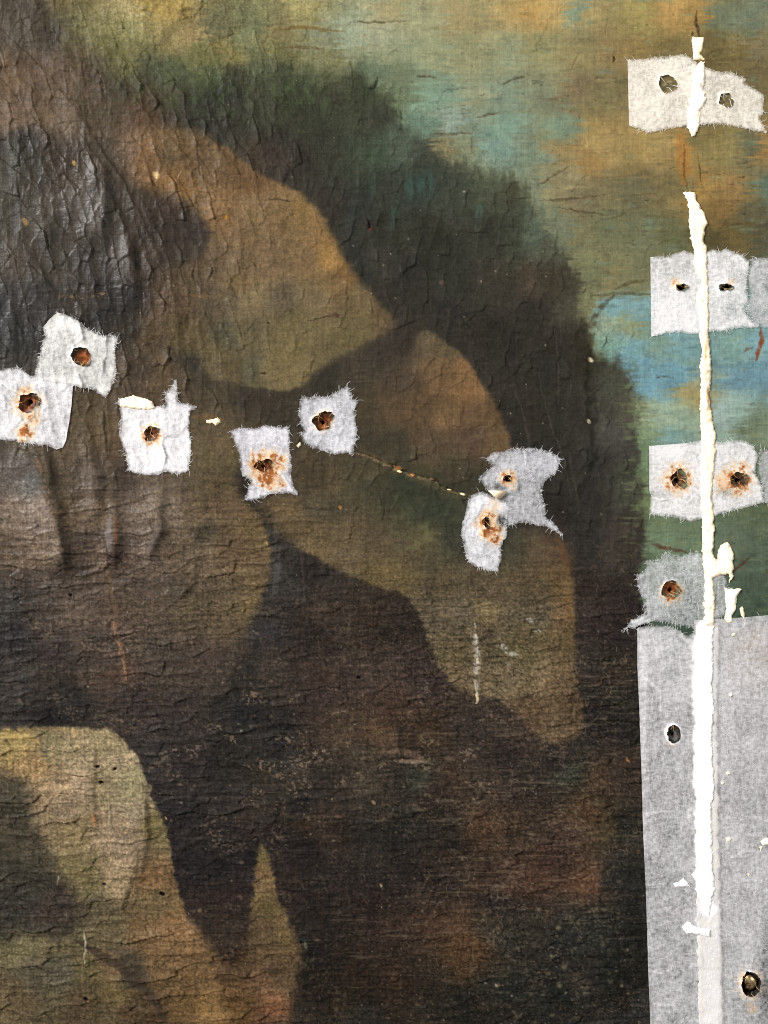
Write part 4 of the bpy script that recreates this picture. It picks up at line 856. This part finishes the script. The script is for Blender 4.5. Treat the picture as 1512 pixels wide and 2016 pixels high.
    for _ in range(int(area_ / 260 * inner)):
        k0 = r_.randrange(len(x)); ln = r_.uniform(7, 17)
        if d[k0] < ln + 3 or hd[k0] < ln + 3: continue
        p = np.array([x[k0], y[k0]]); ang = r_.uniform(0, 6.28); bend = r_.gauss(0, 0.7)
        lines_.append([(p[0] + (ln * k / 3) * math.cos(ang + bend * k / 3), p[1] + (ln * k / 3) * math.sin(ang + bend * k / 3), 1.3) for k in range(4)])
    if lines_:
        LA = np.array(lines_, float)
        LA[..., 2] += base_h(LA[..., 0].ravel(), LA[..., 1].ravel()).reshape(LA.shape[:2]) + lift
        lines_ = list(LA)
    def zed(px, py): return float(base_h(np.array([px]), np.array([py]))[0])
    fo = ribbons(lines_, 0.5, 'torn_fibres', M_fib, root)
    if fo: fo.location = -root.location
    # shreds hanging into each hole
    sh = []
    for hp in holes:
        hp = np.asarray(hp); hc = hp.mean(0)
        for _ in range(int(6 * inner) + 2):
            e0 = hp[r_.randrange(len(hp))]; out_ = e0 + (e0 - hc) * r_.uniform(0.0, 0.35)
            to = hc + np.array([r_.gauss(0, 0.5), r_.gauss(0, 0.5)]) * np.abs(hp - hc).max(0)
            ln = r_.uniform(0.2, 0.8)
            z0 = zed(e0[0], e0[1]) + lift
            sh.append([(out_[0], out_[1], z0 + 1.6), (e0[0], e0[1], z0 + 1.2), (e0[0] + (to[0] - e0[0]) * ln * 0.5 + r_.gauss(0, 1.5), e0[1] + (to[1] - e0[1]) * ln * 0.5 + r_.gauss(0, 1.5), z0), (e0[0] + (to[0] - e0[0]) * ln, e0[1] + (to[1] - e0[1]) * ln, z0 - 2.5)])
    if sh:
        so = ribbons(sh, 1.0, 'hole_shreds', M_fibr if stains else M_fib, root)
        so.location = -root.location
    return root

# the column of patches along the seam, top to bottom
T1 = [(1235,118),(1262,117),(1300,112),(1348,107),(1366,120),(1382,132),(1410,141),(1440,144),(1458,152),(1467,156),(1464,164),(1486,176),(1503,188),(1502,220),(1497,236),(1508,262),(1492,260),(1466,254),(1436,249),(1402,246),(1368,246),(1330,252),(1300,258),(1274,264),(1258,256),(1238,248)]
tissue(T1, 'white tissue patch with two round holes across the top of the white seam', 0.93, holes=[[(1297,165),(1301,153),(1313,149),(1321,152),(1327,160),(1333,171),(1322,180),(1309,184),(1303,177)], blob(1428,199,12,12.5,2)], clean=[((1238,248),(1235,118))], thin=[(1440,195,60,50,0.14)], tint=(242, 235, 221), rough=2.5, wrinkle=0.6)
T2 = [(1280,507),(1316,503),(1345,492),(1372,498),(1400,494),(1432,491),(1462,500),(1476,516),(1470,560),(1472,590),(1464,612),(1492,644),(1462,646),(1430,652),(1398,654),(1368,658),(1338,656),(1312,658),(1281,663)]
tissue(T2, 'white tissue patch with two small torn holes above the blue sky', 0.90, holes=[blob(1342,567,9,7,3), blob(1429,566,12,6,4)], clean=[((1281,663),(1280,507))], stains=[(1330,556,14,0.55), (1438,556,10,0.4)], thin=[(1350,520,60,26,0.20), (1440,610,22,22,0.35), (1450,560,26,40,0.2)], thick=[(1310,620,50,40,0.2)], rough=3.0, tint=(240, 239, 238))
tissue([(1480,508),(1512,507),(1560,510),(1560,640),(1512,646),(1486,643),(1466,610),(1474,580),(1472,540)], 'grey tissue patch cut off by the right edge beside the two-holed patch', 0.60, thin=[(1510,567,9,9,0.4)], rough=2.5, tint=(226, 225, 226))
T3 = [(1277,878),(1346,873),(1380,868),(1420,870),(1458,866),(1484,878),(1492,900),(1486,930),(1500,960),(1502,988),(1486,994),(1450,1004),(1420,1012),(1386,1020),(1356,1026),(1318,1017),(1278,1014),(1281,975),(1278,966)]
tissue(T3, 'white tissue patch with two brown-rimmed holes below the blue sky', 0.90, holes=[blob(1336,943,16,14,6), blob(1453,943,14,13,7)], clean=[((1277,878),(1346,873)), ((1278,966),(1277,878))], stains=[(1336,944,31,1.1), (1452,944,33,1.05), (1415,950,20,0.55)], thick=[(1310,885,40,14,0.3)], thin=[(1300,975,25,14,0.25), (1425,968,16,10,0.5)], rough=3.0, tint=(240, 238, 237), creases=[([(1278,978),(1300,985),(1330,980)], 1.2), ([(1450,872),(1480,880),(1492,884)], 1.0)])
tissue([(1494,884),(1512,884),(1560,888),(1560,990),(1512,992),(1500,990),(1502,960),(1490,930)], 'thin grey tissue patch at the right edge beside the brown-rimmed holes', 0.55, rough=2.0, tint=(226, 226, 230))
T4 = [(1269,1101),(1283,1103),(1298,1100),(1310,1086),(1330,1094),(1352,1090),(1370,1083),(1384,1094),(1410,1110),(1428,1140),(1438,1170),(1430,1205),(1412,1222),(1380,1222),(1362,1236),(1338,1232),(1310,1226),(1282,1222),(1262,1232),(1240,1236),(1223,1244),(1242,1222),(1268,1207),(1264,1180),(1254,1150),(1254,1132),(1270,1118)]
tissue(T4, 'thin grey tissue patch with one dark rusty hole just above the long strip', 0.50, holes=[blob(1320,1160,14,17,8)], stains=[(1322,1168,24,0.9)], thick=[(1255,1225,26,10,0.45), (1370,1100,18,12,0.25), (1300,1180,24,12,0.15)], thin=[(1345,1215,30,16,0.12), (1410,1170,24,40,0.12)], rough=3.5, tint=(230, 232, 233))
T5 = [(1254,1236),(1285,1230),(1318,1232),(1340,1242),(1352,1252),(1364,1244),(1366,1221),(1430,1218),(1512,1211),(1600,1206),(1600,2180),(1512,2180),(1290,2180),(1280,2016),(1275,1900),(1271,1760),(1266,1640),(1262,1500),(1258,1400),(1254,1310)]
tissue(T5, 'long pale tissue strip running down to the lower right corner', 0.60, holes=[[(1318,1432),(1325,1427),(1334,1432),(1338,1446),(1334,1458),(1325,1463),(1317,1456),(1314,1444)], [(1462,1925),(1470,1914),(1486,1916),(1496,1930),(1494,1948),(1482,1960),(1470,1960),(1461,1944)]],
       clean=[(T5[k], T5[(k + 1) % len(T5)]) for k in range(6, len(T5))], stains=[(1322,1460,16,0.5), (1478,1940,34,0.55), (1482,1985,14,0.4), (1480,1260,70,0.16), (1320,1790,40,0.16)], thick=[(1385,1300,36,90,0.25), (1300,1290,40,50,0.12), (1264,1500,8,400,0.3)], thin=[(1300,1700,40,160,0.10), (1506,1960,18,60,0.35), (1508,1860,10,50,0.2), (1300,1960,40,70,0.05)],
       whites=[([(1316,1434),(1325,1428),(1335,1434),(1338,1446),(1333,1459),(1325,1463),(1316,1456),(1313,1445),(1316,1434)], 4.5, 1.0), ([(1384,1236),(1378,1300),(1380,1400),(1380,1500),(1384,1600),(1386,1700),(1392,1790)], 17, 0.85), ([(1376,1440),(1378,1560)], 14, 0.7), ([(1398,1790),(1400,1900),(1402,2030)], 22, 0.35)],
       rough=2.0, fuzz=0.6, step=3.0, name='tissue_strip', group=None, tint=(234, 232, 234), inner=0.35, wrinkle=0.8,
       creases=[([(1272,1608),(1290,1600),(1312,1597)], 1.3), ([(1435,1690),(1470,1675),(1500,1676)], 1.1), ([(1280,1910),(1305,1916),(1320,1905)], 1.1), ([(1285,1975),(1310,1980),(1330,1976)], 1.1), ([(1275,1830),(1300,1822),(1316,1812)], 0.9), ([(1264,1330),(1300,1360),(1300,1400)], 0.5)])

# the row of patches across the figure, left to right
L2 = [(-60,735),(0,728),(38,722),(62,740),(100,742),(146,742),(142,800),(131,868),(124,881),(112,885),(92,876),(60,874),(30,868),(0,866),(-60,862)]
tissue(L2, 'white tissue patch with a ragged rusty hole, cut off by the left edge', 0.80, holes=[blob(58,793,19,17,9)], clean=[((146,742),(142,800)), ((142,800),(131,868)), ((131,868),(124,881)), ((124,881),(112,885))], stains=[(55,792,30,1.0), (66,822,18,0.8), (50,850,20,0.85), (46,872,10,0.8)], thick=[(105,752,42,9,0.35), (20,840,40,30,0.15)], rough=3.0, tint=(236, 235, 236), creases=[([(0,750),(20,766),(42,776)], 1.2), ([(84,780),(92,800),(82,812)], 1.2)])
L1 = [(88,642),(98,630),(114,616),(132,620),(160,636),(182,650),(208,661),(228,658),(233,672),(226,690),(229,712),(230,738),(220,762),(210,784),(198,778),(182,768),(160,764),(140,758),(104,752),(66,748),(74,720),(80,690),(88,664)]
tissue(L1, 'white tissue patch with a round rusty hole, upper left, overlapping its neighbour', 0.78, holes=[[(143,702),(148,690),(160,685),(171,688),(178,698),(180,714),(176,721),(162,720),(150,714)]], clean=[((98,630),(114,616)), ((88,642),(98,630))], stains=[(162,703,22,0.28)], thick=[(120,640,26,14,0.3), (110,752,60,7,0.35), (206,772,10,12,0.25)], rough=3.2, lift=2.0, tint=(238, 236, 232))
L3 = [(234,784),(262,792),(300,800),(326,798),(325,772),(334,768),(346,748),(350,766),(354,792),(372,794),(387,800),(376,812),(372,838),(378,870),(376,902),(373,926),(350,934),(322,930),(296,938),(268,932),(253,926),(244,890),(236,860),(238,822)]
tissue(L3, 'bright white tissue patch with a dark hole and a tongue at its top edge', 0.96, holes=[blob(298,853,13,12,10)], stains=[(298,857,24,0.9)], thin=[(340,776,18,20,0.42), (380,800,12,8,0.3)], rough=3.0, tint=(240, 239, 240), creases=[([(310,880),(330,900),(345,925)], 1.2), ([(300,880),(305,905),(300,930)], 1.0), ([(250,900),(280,895),(310,905)], 0.8)])
L4 = [(451,848),(470,844),(500,842),(526,838),(548,841),(566,838),(572,848),(570,880),(574,905),(572,934),(578,955),(585,974),(564,970),(540,974),(516,978),(496,988),(482,984),(486,968),(492,946),(476,936),(473,905),(466,880)]
tissue(L4, 'white tissue patch with a wide rust stain below its hole, left of the pointed patch', 0.80, holes=[blob(519,916,15,10,11)], stains=[(518,916,30,1.25), (542,910,24,1.1), (528,938,28,1.2), (550,950,16,0.7)], rough=3.4, tint=(234, 232, 238), creases=[([(552,930),(566,950),(575,966)], 1.5), ([(508,958),(522,950),(532,946)], 1.2), ([(490,965),(505,975),(512,980)], 1.0)])
L5 = [(594,778),(606,784),(625,780),(648,779),(664,770),(678,764),(684,755),(690,768),(692,784),(706,790),(700,808),(700,830),(703,852),(702,866),(696,880),(694,899),(682,892),(660,894),(636,888),(612,880),(596,866),(592,852),(600,848),(592,832),(588,810)]
tissue(L5, 'tissue patch with a pointed corner and a dark hole ringed in cream', 0.72, holes=[blob(636,829,17,17,12)], stains=[(636,829,22,0.75)], thick=[(636,829,26,26,0.25), (672,878,20,16,0.35)], rough=3.0, tint=(232, 231, 236))
L6 = [(955,902),(973,888),(990,888),(1007,883),(1029,884),(1050,883),(1080,887),(1104,903),(1098,921),(1094,933),(1078,943),(1068,955),(1066,971),(1072,995),(1074,1019),(1098,1035),(1107,1055),(1088,1045),(1068,1037),(1044,1031),(1025,1029),(999,1036),(994,1019),(985,1003),(975,985),(963,968),(941,945),(953,931),(968,917)]
tissue(L6, 'torn grey tissue patch with a small black hole and a curled corner, by the knee', 0.62, holes=[blob(999,942,6,6,13)], stains=[(999,942,16,1.15), (1006,955,18,0.4), (980,985,14,0.3)], thin=[(980,958,15,7,0.5)], thick=[(1060,905,40,20,0.10), (1095,1042,16,8,0.35)], rough=3.6, tint=(228, 228, 232), creases=[([(1030,884),(1036,905),(1034,925)], 0.9), ([(1092,900),(1096,912),(1099,920)], 1.2)])
L7 = [(927,975),(945,968),(958,972),(971,979),(986,984),(997,989),(1009,1002),(998,1008),(996,1020),(998,1040),(996,1054),(990,1070),(985,1082),(986,1100),(980,1126),(962,1122),(943,1120),(928,1112),(917,1100),(914,1078),(908,1052),(910,1034),(917,1012),(920,990)]
tissue(L7, 'upright narrow tissue patch with a long rust stain, beneath the torn grey patch', 0.86, holes=[blob(957,1028,5,11,14)], thin=[(986,1026,9,14,0.8)], stains=[(956,1030,20,1.3), (966,1048,22,1.2), (962,1015,17,0.9), (974,1062,15,0.9), (975,990,26,0.32)], thick=[(965,990,30,12,0.2)], rough=3.0, lift=2.2, tint=(236, 235, 238))
# loose triangle of card-like ground between the two
me_pts = np.array([(960,966),(980,966),(1000,968),(990,977),(981,984),(972,977)], float)
zc = [float(base_h(np.array([a]), np.array([b]))[0]) + 4.2 + 0.12 * (a - 960) * 0.3 for a, b in me_pts]
V = np.array([(wx(a), wy(b), z_ * S) for (a, b), z_ in zip(me_pts, zc)]); V = np.vstack([V, V - np.array([0, 0, 0.8 * S])])
n = 6
me = mesh_from('paint_chip', V, [(0, k + 1, k) for k in range(1, n - 1)] + [(k, (k + 1) % n, n + k) for k in range(n)] + [((k + 1) % n, n + (k + 1) % n, n + k) for k in range(n)])
add_color(me, 'paint', np.tile(srgb2lin(np.array([226, 206, 176], f32)), (len(V), 1)))
tag(put('paint_chip', me, M_fill, painting), 'loose cream chip between the two overlapping patches')

# ------------------------------------------------------------------ the brass tack left in the canvas
nx_, ny_ = 1478, 1938
prof = [(0, 4.5), (3, 4.3), (6, 3.7), (9, 2.6), (12, 0.8), (14, -1.4), (15, -3.4), (14.6, -4.6), (6, -5.2), (3, -5.6), (2.4, -16), (0.3, -21)]
seg = 28; V, Fc = [], []
for k, (r, z) in enumerate(prof):
    for s_ in range(seg):
        t = 2 * math.pi * s_ / seg
        rr = r * (1 + 0.04 * math.sin(3 * t + 1) + 0.03 * math.sin(5 * t))
        V.append((rr * math.cos(t) * S * 0.95, rr * math.sin(t) * S * 1.15, (z + (0.25 * math.sin(4 * t + k) if 0 < k < 5 else 0)) * S))
for k in range(len(prof) - 1):
    for s_ in range(seg):
        a, b = k * seg + s_, k * seg + (s_ + 1) % seg
        Fc.append((a, a + seg, b + seg, b))
tack = put('brass_tack', mesh_from('brass_tack', V, Fc), M_brass)
tack.location = (wx(nx_), wy(ny_), -5.5 * S); tack.rotation_euler = (0.12, -0.10, 0)
tag(tack, 'domed brass tack head in a torn hole of the tissue strip, lower right', 'tack')
